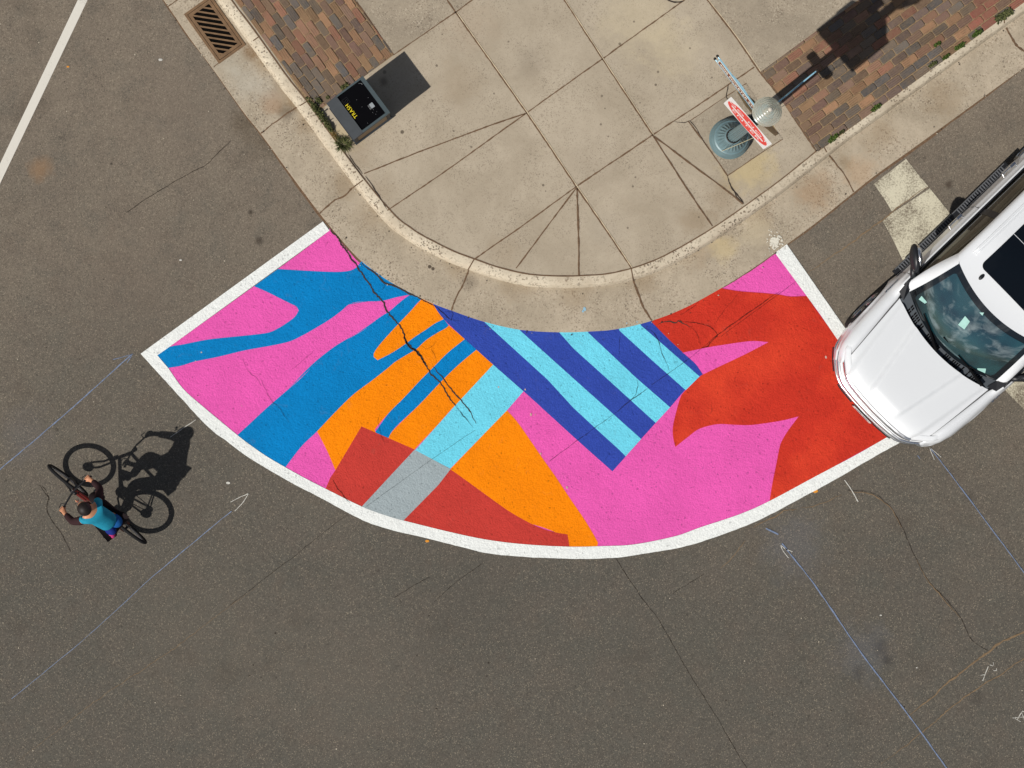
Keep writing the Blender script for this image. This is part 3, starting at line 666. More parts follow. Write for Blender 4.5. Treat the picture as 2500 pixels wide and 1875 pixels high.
    c = q.mix(q.math('MULTIPLY', lines, .55), c, srgb(60, 48, 40))
    c = q.mix(1.0, c, q.gray(q.noise(110, 2, .8), .3, .7, .85, 1.12), 'MULTIPLY')
    q.bump(q.math('SUBTRACT', q.noise(55, 4, .7), q.math('MULTIPLY', lines, .6)), .45, .008)
    mt = q.done(c, .88, 0, .2)
    o = mesh('brick', V, F, mt, base)
    ca_ = o.data.color_attributes.new('Col', 'FLOAT_COLOR', 'CORNER'); li = 0
    for p, cc in zip(o.data.polygons, cols):
        for _ in range(p.loop_total): ca_.data[li].color = cc; li += 1
    tag(base, label, kind='structure'); return base
def e3px(i0, i1):
    pass
angL = math.atan2(-(246 - 0), (746 - 570)); angR = math.atan2(267 - 36, 2456 - 2134)
bricks('brick_paving', [(430, -190), (574, 2), (634, 83), (750, 247), (772, 276), (893, 184), (962, 134), (866, 0), (740, -175)], angL, .232, .104,
       'mottled brown brick paving strip beside the black bin', pale=tuple(G(761, 210)[:2]))
bricks('brick_paving', [(1857, 175), (1998, 370), (2700, -139), (2440, -250), (2096, 0)], angR, .232, .110,
       'weathered brick paving strip beyond the lamp post', redzone=lambda x, y: (x > G(2370, 0).x and y > G(0, 62).y and random.random() < .85 and x - G(2370, 0).x > (G(0, 62).y - y) * .3))

# ------------------------------------------------------------------ drain grate
M_rust = plain('rusty_iron', srgb(120, 94, 68), .75, .15, var=.22, sc=9)
ga = G(449, 35, .014); gb = G(535, 156, .014); gc = G(604, 104, .014); gd = G(512, -14, .014)
ux = (gb - ga).normalized(); Lg = (gb - ga).length; uy = Vector((-ux.y, ux.x, 0)); Wg = (gd - ga).dot(uy)
grate = empty('drain_grate', ga); grate.rotation_euler = (0, 0, math.atan2(ux.y, ux.x))
tag(grate, 'rusty iron storm drain grate with slanted slots set in the gutter', 'drain grate')
void = MB(); void.poly([(0.02, .02), (Lg - .02, .02), (Lg - .02, Wg - .02), (.02, Wg - .02)], .002); void.build('pit', M_hole, grate)
fm = MB()
fr = .035
for c, d in (((Lg / 2, fr / 2, .006), (Lg, fr, .012)), ((Lg / 2, Wg - fr / 2, .006), (Lg, fr, .012)), ((fr / 2, Wg / 2, .006), (fr, Wg - 2 * fr, .012)), ((Lg - fr / 2, Wg / 2, .006), (fr, Wg - 2 * fr, .012))): fm.box(c, d)
fm.build('frame', M_rust, grate)
bmn = MB(); a0 = fr + .006; rect = [(a0, a0), (Lg - a0, a0), (Lg - a0, Wg - a0), (a0, Wg - a0)]
i0 = a0 + .042; 
for c, d in (((Lg / 2, a0 + .021, .008), (Lg - 2 * a0, .042, .012)), ((Lg / 2, Wg - a0 - .021, .008), (Lg - 2 * a0, .042, .012)), ((a0 + .021, Wg / 2, .008), (.042, Wg - 2 * i0, .012)), ((Lg - a0 - .021, Wg / 2, .008), (.042, Wg - 2 * i0, .012))): bmn.box(c, d)
hole = [(i0, i0), (Lg - i0, i0), (Lg - i0, Wg - i0), (i0, Wg - i0)]
bd = Vector((math.cos(R(-9)), math.sin(R(-9)), 0)); bang = math.atan2(bd.dot(uy), bd.dot(ux))
bx, by = math.cos(bang), math.sin(bang); px_, py_ = -by, bx
for i in range(-12, 13):
    o = i * .0665 + .012
    cxx, cyy = Lg / 2 + px_ * o, Wg / 2 + py_ * o
    q = [(cxx + bx * s1 * 1.2 + px_ * s2 * .0115, cyy + by * s1 * 1.2 + py_ * s2 * .0115) for s1, s2 in ((-1, -1), (1, -1), (1, 1), (-1, 1))]
    q = clip(q, hole)
    if len(q) >= 3: bmn.prism(q, .003, .0125)
bmn.build('slotted_plate', M_rust, grate)
# concrete strip round the grate is the gutter itself

# ------------------------------------------------------------------ litter bin
M_bin = plain('bin_grey_steel', srgb(48, 53, 58), .6, 0, .2, .16, 7)
M_binr = plain('bin_rim_steel', srgb(66, 78, 82), .55, 0, .3)
M_bink = plain('bin_black_plastic', (.0028, .0028, .0038, 1), .8, 0, .03)
M_bint = plain('bin_tan_panel', srgb(140, 118, 88), .6)
M_yel = plain('yellow_lettering', srgb(225, 205, 20), .6)
M_steel = plain('bright_steel', srgb(200, 206, 208), .35, .7)
bz = .93
cL = G(795.3, 252.1, bz); cT = G(884.1, 183.8, bz); cRr = G(954.4, 275.3, bz); cB = G(863.6, 341, bz)
cen = (cL + cT + cRr + cB) / 4; ex = ((cRr - cB) + (cT - cL)).normalized(); ey = Vector((-ex.y, ex.x, 0)); bs = .615
tb = empty('trash_bin', (cen.x, cen.y, KZ), math.atan2(ex.y, ex.x))
tag(tb, 'black and grey square litter bin lettered TRASH standing at the kerb', 'litter bin')
# local: +x away from the road (north-east), -x is the sloping chute side; -y is the south-east panel side
bh = bz - KZ; h2 = bs / 2
m = MB(); m.box((0, 0, .045), (bs + .01, bs + .01, .05)); m.box((0, 0, .010), (bs - .06, bs - .06, .02)); m.build('base_plate', M_bin, tb)
m = MB(); m.box((0, 0, .07 + (bh - .17) / 2), (bs - .055, bs - .055, bh - .17)); m.build('body', M_bin, tb)
m = MB(); m.box((0, -(bs - .055) / 2 - .004, .07 + (bh - .2) / 2), (bs - .13, .010, bh - .2)); m.box((0, (bs - .055) / 2 + .004, .07 + (bh - .2) / 2), (bs - .13, .010, bh - .2)); m.build('side_panel', M_bint, tb)
m = MB()
for sx in (-1, 1):
    for sy in (-1, 1): m.box((sx * (h2 - .035), sy * (h2 - .035), .07 + (bh - .16) / 2), (.05, .05, bh - .16))
m.split('corner_post', M_bin, tb)
m = MB(); zt = bh; zb = bh - .11     # cap: rim on three sides, sloping front
for c, d in (((h2 - .028, 0, (zt + zb) / 2), (.056, bs, zt - zb)), ((.0545, h2 - .012, (zt + zb) / 2), (.394, .024, zt - zb)), ((.0545, -h2 + .016, (zt + zb) / 2), (.394, .032, zt - zb))): m.box(c, d)
m.build('cap_rim', M_binr, tb)
m = MB(); xs = -h2; xe = -h2 + .165
m.add([(xs, -h2, zb), (xe, -h2, zb), (xe, h2, zb), (xs, h2, zb), (xs, -h2, zt - .05), (xe, -h2, zt), (xe, h2, zt), (xs, h2, zt - .05)],
      [(3, 2, 1, 0), (4, 5, 6, 7), (0, 1, 5, 4), (1, 2, 6, 5), (2, 3, 7, 6), (3, 0, 4, 7)])
m.build('chute_hood', M_bin, tb)
m = MB(); m.box((.05, -.004, zt - .035), (bs - .20, bs - .06, .03)); m.box((.235, -.13, zt - .016), (.03, .06, .012)); lid = m.build('lid', M_bink, tb)
m = MB(); m.box((.168, -.085, zt - .010), (.052, .068, .012)); m.build('latch', M_steel, tb)
m = MB()
for q in (.12, .128, .136): m.tube([(q, -.118, zt - .017), (q, -.052, zt - .017)], .0016, 6)
for x, y in ((.19, .03), (.05, .10), (.15, -.14), (.12, -.165), (.17, -.19), (.14, -.21), (-.02, -.24), (.05, -.02)): m.sphere((x, y, zt - .019), .0045, 8, 5)
m.tube([(.20, .26, zt - .018), (.225, .245, zt - .018), (.235, .22, zt - .018)], .003, 6)
m.build('fastener', plain('dull_steel', srgb(120, 122, 124), .5, .5), tb)
ra = math.atan2(.79, -.61) - math.atan2(ex.y, ex.x)
tcn = G(830 + 520 / 18.43, 220 + 930 / 18.43, bz) - cen
lx = tcn.dot(ex); ly = tcn.dot(ey)
text_mesh('lettering', 'TRASH', .074, M_yel, Matrix.Translation((lx, ly, zt - .0185)) @ Matrix.Rotation(ra, 4, 'Z'), tb, .0006, 1.12, .0, .92)
m = MB()  # faint moulded symbol on the lid
for pts in ([(-.12, .21), (-.04, .21), (-.04, .13), (-.12, .13), (-.12, .21)], [(-.10, .19), (-.10, .15), (-.06, .15), (-.06, .19)], [(-.08, .19), (-.08, .17)]): m.tube([(x, y, zt - .0195) for x, y in pts], .0016, 5)
m.build('moulded_mark', plain('dark_mark', (.03, .03, .035, 1), .5), tb)

# ------------------------------------------------------------------ street lamp with signs
M_teal = plain('teal_painted_iron', srgb(102, 126, 131), .45, .1, .5, .12, 7)
M_pale = plain('pale_blue_iron', srgb(140, 186, 206), .4, .1, .5)
M_dark = plain('dark_iron', srgb(40, 34, 30), .6)
bx0, by0 = 1781.0, 339.0
lb = G(bx0, by0, KZ)
lamp = empty('street_lamp', lb)
tag(lamp, 'teal cast iron street lamp with fluted base and ribbed glass globe', 'street lamp')
m = MB()
prof = [(.283, 0), (.283, .03), (.270, .05), (.270, .085), (.262, .10), (.262, .13), (.245, .15), (.235, .19), (.215, .20), (.205, .215), (.20, .22), (.185, .24), (.165, .275), (.145, .32), (.125, .37), (.118, .385), (.118, .40), (.108, .41), (.108, .43), (.085, .435)]
m.lathe(prof, 96, None, 24, .05, (11, 14)); crease(m.build('base', M_teal, lamp, smooth=True), 28)
m = MB(); m.tube([(.092 * math.cos(a * PI / 16), .092 * math.sin(a * PI / 16), .437) for a in range(32)], .010, 6, closed=True); m.build('collar', M_dark, lamp)
m = MB(); m.lathe([(.078, .43), (.070, 1.4), (.062, 3.15)], 64, None, 16, .07, (0, 2)); crease(m.build('column', M_teal, lamp, smooth=True), 40)
TZ = 3.12
m = MB(); m.lathe([(.062, 3.02), (.075, 3.05), (.075, 3.10), (.066, 3.12), (.066, 3.42), (.085, 3.45), (.115, 3.50), (.118, 3.54), (0.0, 3.545)], 48, None, 12, .05, (0, 4)); crease(m.build('capital', M_pale, lamp, smooth=True), 35)
# glass globe: ribbed acorn
g = NB('globe_glass')
gn = g.n('ShaderNodeBsdfTranslucent'); gn.inputs['Color'].default_value = (.85, .86, .80, 1)
gt = g.n('ShaderNodeBsdfTransparent'); gt.inputs['Color'].default_value = (.93, .95, .91, 1)
g.done((.66, .66, .58, 1), .22, 0, .6)
x1 = g.n('ShaderNodeMixShader'); x1.inputs[0].default_value = .55; g.L(g.b.outputs[0], x1.inputs[1]); g.L(gn.outputs[0], x1.inputs[2])
lw = g.n('ShaderNodeLayerWeight'); lw.inputs['Blend'].default_value = .35
fc = g.math('SUBTRACT', .42, g.math('MULTIPLY', lw.outputs['Facing'], .45))
x2 = g.n('ShaderNodeMixShader'); g.L(fc, x2.inputs[0]); g.L(x1.outputs[0], x2.inputs[1]); g.L(gt.outputs[0], x2.inputs[2])
g.L(x2.outputs[0], g.nt.nodes['Material Output'].inputs['Surface'])
m = MB(); gp = [(.115, 3.53), (.15, 3.58), (.178, 3.66), (.182, 3.72)]
for i in range(6):
    t = i / 5.4; r = .178 * (1 - t) ** .85 + .028; z = 3.73 + .23 * t ** 1.0
    gp += [(r + .003, z), (r + .001, z + .010), (r - .014, z + .016), (r - .020, z + .013)]
gp += [(.026, 3.985), (.022, 4.0)]
m.lathe([(a * .87, b) for a, b in gp], 56); crease(m.build('globe', g.m, lamp, smooth=True), 50)
m = MB(); m.sphere((0, 0, 4.01), .030, 14, 8); m.build('finial', plain('finial_glass', srgb(196, 190, 176), .15, 0, .8), lamp, smooth=True)
m = MB(); m.sphere((0, 0, 3.68), .05, 12, 8, (1, 1, 1.6)); m.build('bulb', plain('bulb_frosted', srgb(170, 170, 160), .4), lamp, smooth=True)

# sign frames: e = reading direction, n = face normal
e = Vector((.654, -.756, 0)).normalized(); n = Vector((-.756, -.654, 0)).normalized()
def face_matrix(o, ee, nn):
    M = Matrix.Identity(4)
    M.col[0][:3] = ee; M.col[1][:3] = (0, 0, 1); M.col[2][:3] = nn; M.col[3][:3] = o
    return M
M_sr = plain('sign_red', srgb(222, 56, 52), .45, 0, .4, .05); M_sw = plain('sign_white', srgb(226, 228, 226), .45, 0, .4, .03)
M_alu = plain('aluminium_back', srgb(188, 168, 128), .5, .35, .4)
pole = Vector((lb.x, lb.y, 0))
SZ = 2.83; sw = .775
c0 = pole + n * .105 + Vector((0, 0, SZ)) - e * .035
dne = empty('traffic_sign', c0); tag(dne, 'white square DO NOT ENTER sign with red disc on the lamp post', 'traffic sign')
def rrect(w_, h_, r, nn=6):
    P = []
    for cx, cy, a in ((w_ / 2 - r, h_ / 2 - r, 0), (-w_ / 2 + r, h_ / 2 - r, 90), (-w_ / 2 + r, -h_ / 2 + r, 180), (w_ / 2 - r, -h_ / 2 + r, 270)):
        for i in range(nn + 1):
            q = R(a + 90 * i / nn); P.append((cx + r * math.cos(q), cy + r * math.sin(q)))
    return P
def plate(name, P, th, z0_, mat, M, parent):
    m = MB(); m.prism(P, z0_, z0_ + th); o = m.build(name, mat, parent); m2 = MB(); m2.poly(P, z0_)
    k0 = len(o.data.vertices)
    o.data.transform(M); return o
FM = face_matrix((0, 0, 0), e, n)
plate('panel', rrect(sw, sw, .02), .003, 0, M_sw, FM, dne)
circ = [(.365 * math.cos(a * PI / 32), .365 * math.sin(a * PI / 32)) for a in range(64)]
plate('red_disc', circ, .0012, .003, M_sr, FM, dne)
plate('white_bar', rrect(.60, .075, .025), .001, .0043, M_sw, FM, dne)
text_mesh('lettering', 'DO NOT', .165, M_sw, FM @ Matrix.Translation((0, .145, .0052)), dne, .0006, 1.12, -.001)
text_mesh('lettering', 'ENTER', .165, M_sw, FM @ Matrix.Translation((0, -.15, .0052)), dne, .0006, 1.12, -.001)
m = MB()
for zz in (.22, -.22): m.box((0, zz, -.035), (.10, .03, .06))
o = m.build('bracket', M_dark, dne); o.data.transform(FM)
# octagonal sign on the far side, back towards the drone
c1 = pole - n * .085 + Vector((0, 0, SZ - .02)) - e * .055
octo = empty('traffic_sign', c1); tag(octo, 'red octagonal sign facing away, its bare metal back showing behind the DO NOT ENTER sign', 'traffic sign')
FB = face_matrix((0, 0, 0), -e, -n); ro = .405
oc = [(ro * math.cos(R(22.5 + 45 * i)), ro * math.sin(R(22.5 + 45 * i))) for i in range(8)]
m = MB(); m.prism(oc, 0, .002); o = m.build('panel', M_sw, octo); o.data.transform(FB)
m = MB(); m.prism([(x * .95, y * .95) for x, y in oc], .002, .003); o = m.build('red_face', M_sr, octo); o.data.transform(FB)
m = MB(); m.prism([(x * .999, y * .999) for x, y in oc], -.003, 0)
m.add([(x * .999, y * .999, -.003) for x, y in reversed(oc)], [tuple(range(8))])
m.box((-.12, 0, -.006), (.012, .70, .006)); m.box((.16, 0, -.006), (.012, .66, .006))
o = m.build('back', M_alu, octo); o.data.transform(FB)
# small rounded plaque below the octagon
c2 = pole - n * .085 + Vector((0, 0, 1.90))
plq = empty('sign_plaque', c2); tag(plq, 'small rounded plaque fixed low on the lamp post beneath the traffic signs', 'sign plaque')
o = plate('panel', rrect(.44, .17, .05), .003, 0, M_sr, FB, plq)
m = MB(); m.prism(rrect(.44, .17, .05), -.002, 0); m.add([(x, y, -.002) for x, y in reversed(rrect(.44, .17, .05))], [tuple(range(28))]); o = m.build('back', M_alu, plq); o.data.transform(FB)
# street name blades
M_brown = plain('sign_brown', srgb(118, 62, 44), .5); M_cream = plain('sign_cream', srgb(232, 226, 208), .5)
def blade(name, dirv, length, label, words):
    bz0 = 3.14; hh = .25
    nn_ = Vector((dirv.y, -dirv.x, 0))
    if nn_.dot(n) < 0: nn_ = -nn_
    o = empty(name, pole + Vector((0, 0, bz0))); tag(o, label, 'street sign', 'street name signs on the lamp post')
    rd = -dirv if (Vector((0, 0, 1)).cross(nn_)).dot(dirv) < 0 else dirv
    M = face_matrix((0, 0, 0), rd, nn_)
    sg = 1 if rd.dot(dirv) > 0 else -1
    m = MB()
    for yy in (0, hh + .02): m.tube([(sg * .05, yy, 0), (sg * length, yy, 0)], .009, 8)
    a = m.build('arm', M_pale, o); a.data.transform(M)
    m = MB()
    for yy in (0, hh + .02): m.sphere((sg * (length + .012), yy, 0), .019, 12, 8)
    a = m.build('ball_end', M_dark, o); a.data.transform(M)
    xa, xb = .10, length - .03
    for sd in (1, -1):
        pass
    P = [(sg * xa, .012), (sg * xb, .012), (sg * xb, hh + .035)]
    for i in range(13):
        t = i / 12; x = xb * .72 + (xa * 1 + xb * .22 - xb * .72) * t
        P.append((sg * x, hh + .035 + .075 * math.sin(PI * t) ** .6))
    P.append((sg * xa, hh + .035))
    if sg > 0: pass
    m = MB(); m.prism(P, -.007, .007); q = list(P); m.poly(P, -.007); a = m.build('panel', M_pale, o); a.data.transform(M)
    m = MB(); pw = (xb - xa) - .03; cxm = sg * (xa + xb) / 2
    m.prism([(cxm - pw / 2, .035), (cxm + pw / 2, .035), (cxm + pw / 2, hh - .005), (cxm - pw / 2, hh - .005)], .007, .009)
    a = m.build('border', M_cream, o); a.data.transform(M)
    m = MB(); pw -= .024
    m.prism([(cxm - pw / 2, .045), (cxm + pw / 2, .045), (cxm + pw / 2, hh - .015), (cxm - pw / 2, hh - .015)], .009, .0105)
    a = m.build('name_field', M_brown, o); a.data.transform(M)
    if words:
        t = text_mesh('lettering', words, .165, M_cream, M @ Matrix.Translation((cxm, hh / 2 + .005, .0112)), o, .0005, 1.0, .0015)
        dx = t.dimensions
        Wt = max((M.inverted() @ v.co).x for v in t.data.vertices) - min((M.inverted() @ v.co).x for v in t.data.vertices)
        f = pw * .94 / Wt
        t.data.transform(M @ Matrix.Translation((cxm, 0, 0)) @ Matrix.Diagonal((f, 1, 1, 1)) @ Matrix.Translation((-cxm, 0, 0)) @ M.inverted())
    return o
d1 = Vector((-.600, .800, 0)).normalized()
blade('street_name_sign', d1, .90, 'pale blue street name sign with brown lettered field reaching over the sidewalk', '400S PICKETER ST')
d2 = Vector((math.cos(R(39.2)), math.sin(R(39.2)), 0)).normalized()
blade('street_name_sign', d2, .86, 'pale blue street name sign seen edge on above the brick strip', None)
# thin cord from the sign to the base
m = MB(); A = G(1757, 371, KZ + .06); B = pole + n * .10 + Vector((0, 0, 2.45)) + e * .16
P = [A + (B - A) * (i / 12) + Vector((0, 0, -.10 * math.sin(PI * i / 12))) for i in range(13)]
m.tube(P, .0035, 6); o = m.build('cord', plain('pale_cord', srgb(205, 196, 160), .7)); tag(o, 'thin pale cord stretched from the lamp base up to the sign', 'cord')

# ------------------------------------------------------------------ weeds
def weed_mat(name, a, b):
    q = NB(name); gi = q.n('ShaderNodeNewGeometry'); return q.done(q.mix(gi.outputs['Random Per Island'], a, b), .75, 0, .2)
M_wd = weed_mat('weed_green', srgb(48, 56, 30), srgb(104, 106, 66)); M_wb = weed_mat('weed_bright', srgb(46, 66, 22), srgb(88, 106, 48)); M_wx = weed_mat('weed_dry', srgb(84, 76, 44), srgb(140, 112, 60))
def weed(px, py, rad, nb, hgt, mat, label, stretch=None, blade_w=.006, out=1.0, group='weeds growing along the kerb'):
    c = G(px, py, KZ + .01); V = []; F = []
    for i in range(nb):
        a = random.uniform(0, 2 * PI); r0 = rad * math.sqrt(random.random()) * (.75 if out < 1 else .35)
        if stretch:
            t = random.uniform(-1, 1); d = Vector((math.cos(stretch[0]), math.sin(stretch[0]), 0)); q = Vector((-d.y, d.x, 0))
            b = d * (t * stretch[1]) + q * random.gauss(0, rad * .5) * (1 - .45 * abs(t))
        else: b = Vector((math.cos(a) * r0, math.sin(a) * r0, 0))
        Lb = rad * random.uniform(.35, 1.0) * out; el = random.uniform(.15, 1.0)
        dr = Vector((math.cos(a), math.sin(a), 0)); sd = Vector((-dr.y, dr.x, 0)) * blade_w * random.uniform(.6, 1.4)
        z = random.uniform(0, hgt * .6) if stretch or out < 1 else 0
        p0 = b + Vector((0, 0, z)); p1 = p0 + dr * Lb * .55 + Vector((0, 0, hgt * el * .8)); p2 = p0 + dr * Lb + Vector((0, 0, hgt * el * .55))
        k0 = len(V); V += [p0 - sd * .6, p0 + sd * .6, p1 - sd, p1 + sd, p2]; F += [(k0, k0 + 1, k0 + 3, k0 + 2), (k0 + 2, k0 + 3, k0 + 4)]
    o = mesh('weed', V, F, mat); o.location = c; tag(o, label, 'weed', group); return o
weed(838, 352, .13, 150, .10, M_wd, 'spiky green grass tuft near the bin corner, lowest of the kerb weeds', blade_w=.0045)
weed(787, 288, .042, 420, .06, M_wd, 'long leafy green weed band between the kerb and the bin', stretch=(math.atan2(-.78, .58), .22), blade_w=.009)
weed(816, 330, .035, 110, .04, M_wx, 'dry brown stalks between the leafy weed band and the grass tuft', stretch=(math.atan2(-.80, .60), .07), blade_w=.005)
weed(778, 246, .035, 70, .04, M_wd, 'little dark weed between the bricks left of the bin', stretch=(math.atan2(-.8, .5), .04), blade_w=.008)
weed(755, 247, .03, 60, .03, M_wd, 'small weed at the brick corner next to the kerb top', stretch=(math.atan2(-.8, .55), .07), blade_w=.007)
weed(842, 212, .035, 60, .04, M_wd, 'ragged weed growing against the upper side of the bin', stretch=(.6, .05), blade_w=.009)
weed(800, 238, .03, 45, .03, M_wd, 'tiny weed at the bin corner on the bricks')
for i, (x, y, r_, lab) in enumerate(((2034, 338, .05, 'bright green weed at the near end of the right brick strip'), (2055, 322, .03, 'small green weed just past the near end of the right brick strip'),
                       (2139, 263, .05, 'bright green weed against the kerb below the middle of the right brick strip'), (2277, 158, .04, 'dull green weed by the kerb in the upper part of the brick strip'),
                       (2309, 139, .035, 'green weed tuft between the dull weed and the bright one near the SUV side kerb'), (2343, 113, .05, 'bright green weed by the kerb near the upper right corner'),
                       (2385, 82, .05, 'olive weed patch by the kerb below the red bricks'), (2450, 38, .09, 'long green weed patch beside the red bricks at the top right'), (2288, 108, .035, 'isolated weed growing up between the right bricks'))):
    weed(x, y, r_ * .6, int(40 + r_ * 1700), .03, M_wb if i % 2 == 0 or i == 5 else M_wd, lab, stretch=(R(36), r_ * 1.5), blade_w=.009, group='weeds along the right brick strip')

# ------------------------------------------------------------------ the white SUV
F0 = Vector((5.431, -1.131, 0)); CA = math.atan2(-.6966, -.7175)
car = empty('parked_car', F0, CA)
tag(car, 'white SUV with chrome front and dark glass roof standing over the mural edge', 'car')
CMI = (Matrix.Translation(F0) @ Matrix.Rotation(CA, 4, 'Z')).inverted()
def loc(px, py, z): return CMI @ G(px, py, z)
q = NB('white_car_paint'); M_cp = q.done(srgb(220, 223, 226), .32, 0, .5, **{'Coat Weight': .8, 'Coat Roughness': .04})
M_chr = plain('chrome', (.80, .80, .80, 1), .24, 1, .5, .02)
M_blk = plain('black_trim', (.012, .013, .016, 1), .42, 0, .4)
M_cowl = plain('cowl_plastic', srgb(70, 76, 82), .5, 0, .4)
M_tyre = plain('tyre_rubber', (.014, .014, .015, 1), .85, 0, .2)
M_alloy = plain('alloy', srgb(160, 162, 165), .25, .9)
q = NB('windshield_glass'); M_ws = q.done(q.mix(q.gray(q.noise(2.2, 2), .4, .62), (.003, .018, .026, 1), (.009, .048, .058, 1)), .015, 0, .6, **{'IOR': 2.4, 'Specular Tint': (.85, .98, 1, 1)})
q = NB('frit_glass'); M_fr = q.done((.008, .011, .014, 1), .03, 0, .7)
q = NB('side_glass'); M_sg = q.done(q.mix(q.gray(q.noise(2.0, 2), .4, .6), (.008, .007, .004, 1), (.020, .018, .010, 1)), .03, 0, .6)
q = NB('roof_glass'); M_rg = q.done((.004, .006, .009, 1), .02, 0, .4)
lerp = lambda a, b, t: a + (b - a) * t
def ss(a, b, x):
    t = max(0, min(1, (x - a) / (b - a))); return t * t * (3 - 2 * t)
def C(r, y, z): return Vector((-r, y, z))
def interp(tab, x):
    if x <= tab[0][0]: return tab[0][1]
    for (a, va), (b, vb) in zip(tab, tab[1:]):
        if x <= b: return lerp(va, vb, (x - a) / (b - a))
    return tab[-1][1]
PL = [(0, 0), (.25, .008), (.45, .025), (.56, .05), (.66, .10), (.76, .18), (.85, .26), (.92, .35), (.965, .45), (.99, .60), (1.0, .75)]
plan = lambda y: interp(PL, abs(y))
def hz(r, y):
    a = abs(y); dw = .23 + .19 * max(0, r - .12)
    z = 1.155 - .11 * math.exp(-max(0, r - plan(y) - .06) / .10)
    z += .048 * (1 - ss(dw - .028, dw + .028, a)) * ss(.10, .30, r)
    yo = .62 + .15 * (r - .28)
    z -= .050 * ss(yo - .03, yo + .05, a) + .012 * (a / .8) ** 2
    return z
# hood
rows = []
for j in range(45):
    v = j / 44; row = []
    for i in range(61):
        u = -1 + 2 * i / 60; y = u * lerp(.7385, .8485, v ** .8); r = lerp(plan(y) + .085, 1.18 + .17 * u * u, v)
        row.append(C(r, y, hz(r, y)))
    rows.append(row)
m = MB(); m.grid(rows); m.build('hood', M_cp, car, smooth=True)
m = MB(); m.grid([[p + Vector((0, 0, -.03)) + Vector((0, p.y * .03, 0)) for p in r_] for r_ in rows[::4]]); m.build('hood_liner', plain('seam_grey', srgb(90, 90, 92), .7), car, smooth=True)
# fender and body side, both sides
RW = (1.04, 4.16)
def zbot(r):
    z = .42
    for w_ in RW:
        if abs(r - w_) < .475: z = max(z, .38 + math.sqrt(.475 ** 2 - (r - w_) ** 2))
    return z
def half(r): 
    W = interp([(.20, .815), (.30, .895), (.42, .95), (.6, .985), (.9, 1.01), (1.2, 1.025), (1.6, 1.035), (4.6, 1.035), (5.1, .98), (5.3, .9)], r)
    return W
for sd in (1, -1):
    rows = []; r = .20
    while r < 5.31:
        t = ss(1.30, 1.62, r); ysm = lerp(interp([(.2, .742), (1.18, .852), (1.4, .868)], r), .945, t)
        W = half(r); z1 = lerp(hz(min(r, 1.2), .80) + .0, 1.20, t); fl = 0
        for w_ in RW: fl = max(fl, .022 * (1 - ss(.42, .62, abs(r - w_))))
        zb = zbot(r); za = max(.86, zb + .02)
        sec = [(ysm, z1 - .02), (ysm + .004, z1), (lerp(ysm, W, .45), z1 - .012), (W - .055, z1 - .045), (W - .018, z1 - .10), (W - .006, z1 - .16), (W - .012, lerp(z1 - .16, za, .5)), (W + fl * .6, za), (W + fl, max(zb + .01, .70)), (W + fl, max(zb, .55)), (W + fl - .03, zb), (W - .20, zb + .02)]
        rows.append([C(r, sd * y, z) for y, z in sec]); r += .03
    if sd > 0: rows = [list(reversed(x)) for x in rows]
    m = MB(); m.grid(rows); m.build('body_side', M_cp, car, smooth=True)
m = MB()
m.grid([[C(.35, -.85, .35), C(.35, .85, .35)], [C(5.2, -.85, .35), C(5.2, .85, .35)]]); m.grid([[C(1.2, -.93, 1.05), C(1.2, .93, 1.05)], [C(5.2, -.93, 1.05), C(5.2, .93, 1.05)]])
m.box(C(.75, 0, .62), (.9, 1.35, .5)); m.box(C(3.2, 0, .55), (3.9, 1.7, .35)); m.build('underbody', M_blk, car)
# swept front parts
FP = []
for i in range(-50, 51):
    t = i / 50; a = abs(t); FP.append(a)
pc = [Vector((interp(PL, y), y, 0)) for y in [.02 * i for i in range(0, 50)]] + [Vector((.75, 1.0, 0))]
full = [Vector((-p.x, -p.y, 0)) for p in reversed(pc[1:])] + [Vector((-p.x, p.y, 0)) for p in pc]
full = resample(cr(full[::3] + [full[-1]] if (len(full) - 1) % 3 else full[::3], 4, 70), .03)
def sweep(prof, mat, name, ymin=0, ymax=2, parent=car, smooth=True, side=0):
    m = MB(); seg = []; runs = []
    for i, p in enumerate(full):
        t = (full[min(i + 1, len(full) - 1)] - full[max(i - 1, 0)]).normalized(); nn = Vector((t.y, -t.x, 0))
        ok = ymin <= abs(p.y) <= ymax and (side == 0 or p.y * side > 0)
        if ok: seg.append([Vector((p.x + nn.x * o, p.y + nn.y * o, z)) for o, z in prof])
        elif seg: runs.append(seg); seg = []
    if seg: runs.append(seg)
    for s_ in runs:
        if len(s_) > 1: m.grid([list(reversed(x)) for x in s_])
    return m.build(name, mat, parent, smooth=smooth)
sweep([(-.10, .40), (-.02, .43), (.0, .50), (.002, .56), (-.004, .62), (.004, .66), (.0, .74), (-.02, .775), (-.06, .79), (-.10, .792)], M_cp, 'bumper')
sweep([(.002, .545), (.016, .55), (.018, .575), (.014, .60), (.002, .605)], M_chr, 'bumper_trim')
sweep([(-.004, .735), (.006, .75), (.004, .768), (-.010, .782), (-.03, .787)], M_chr, 'bumper_trim')
sweep([(-.095, .79), (-.065, .80), (-.05, .93), (-.055, 1.03)], M_blk, 'grille', 0, .60)
sweep([(-.065, .99), (-.040, 1.0), (-.036, 1.03), (-.05, 1.05), (-.085, 1.056)], M_chr, 'grille_bar', 0, .64)
sweep([(-.060, .88), (-.040, .885), (-.040, .915), (-.060, .92)], M_chr, 'grille_bar', 0, .60)
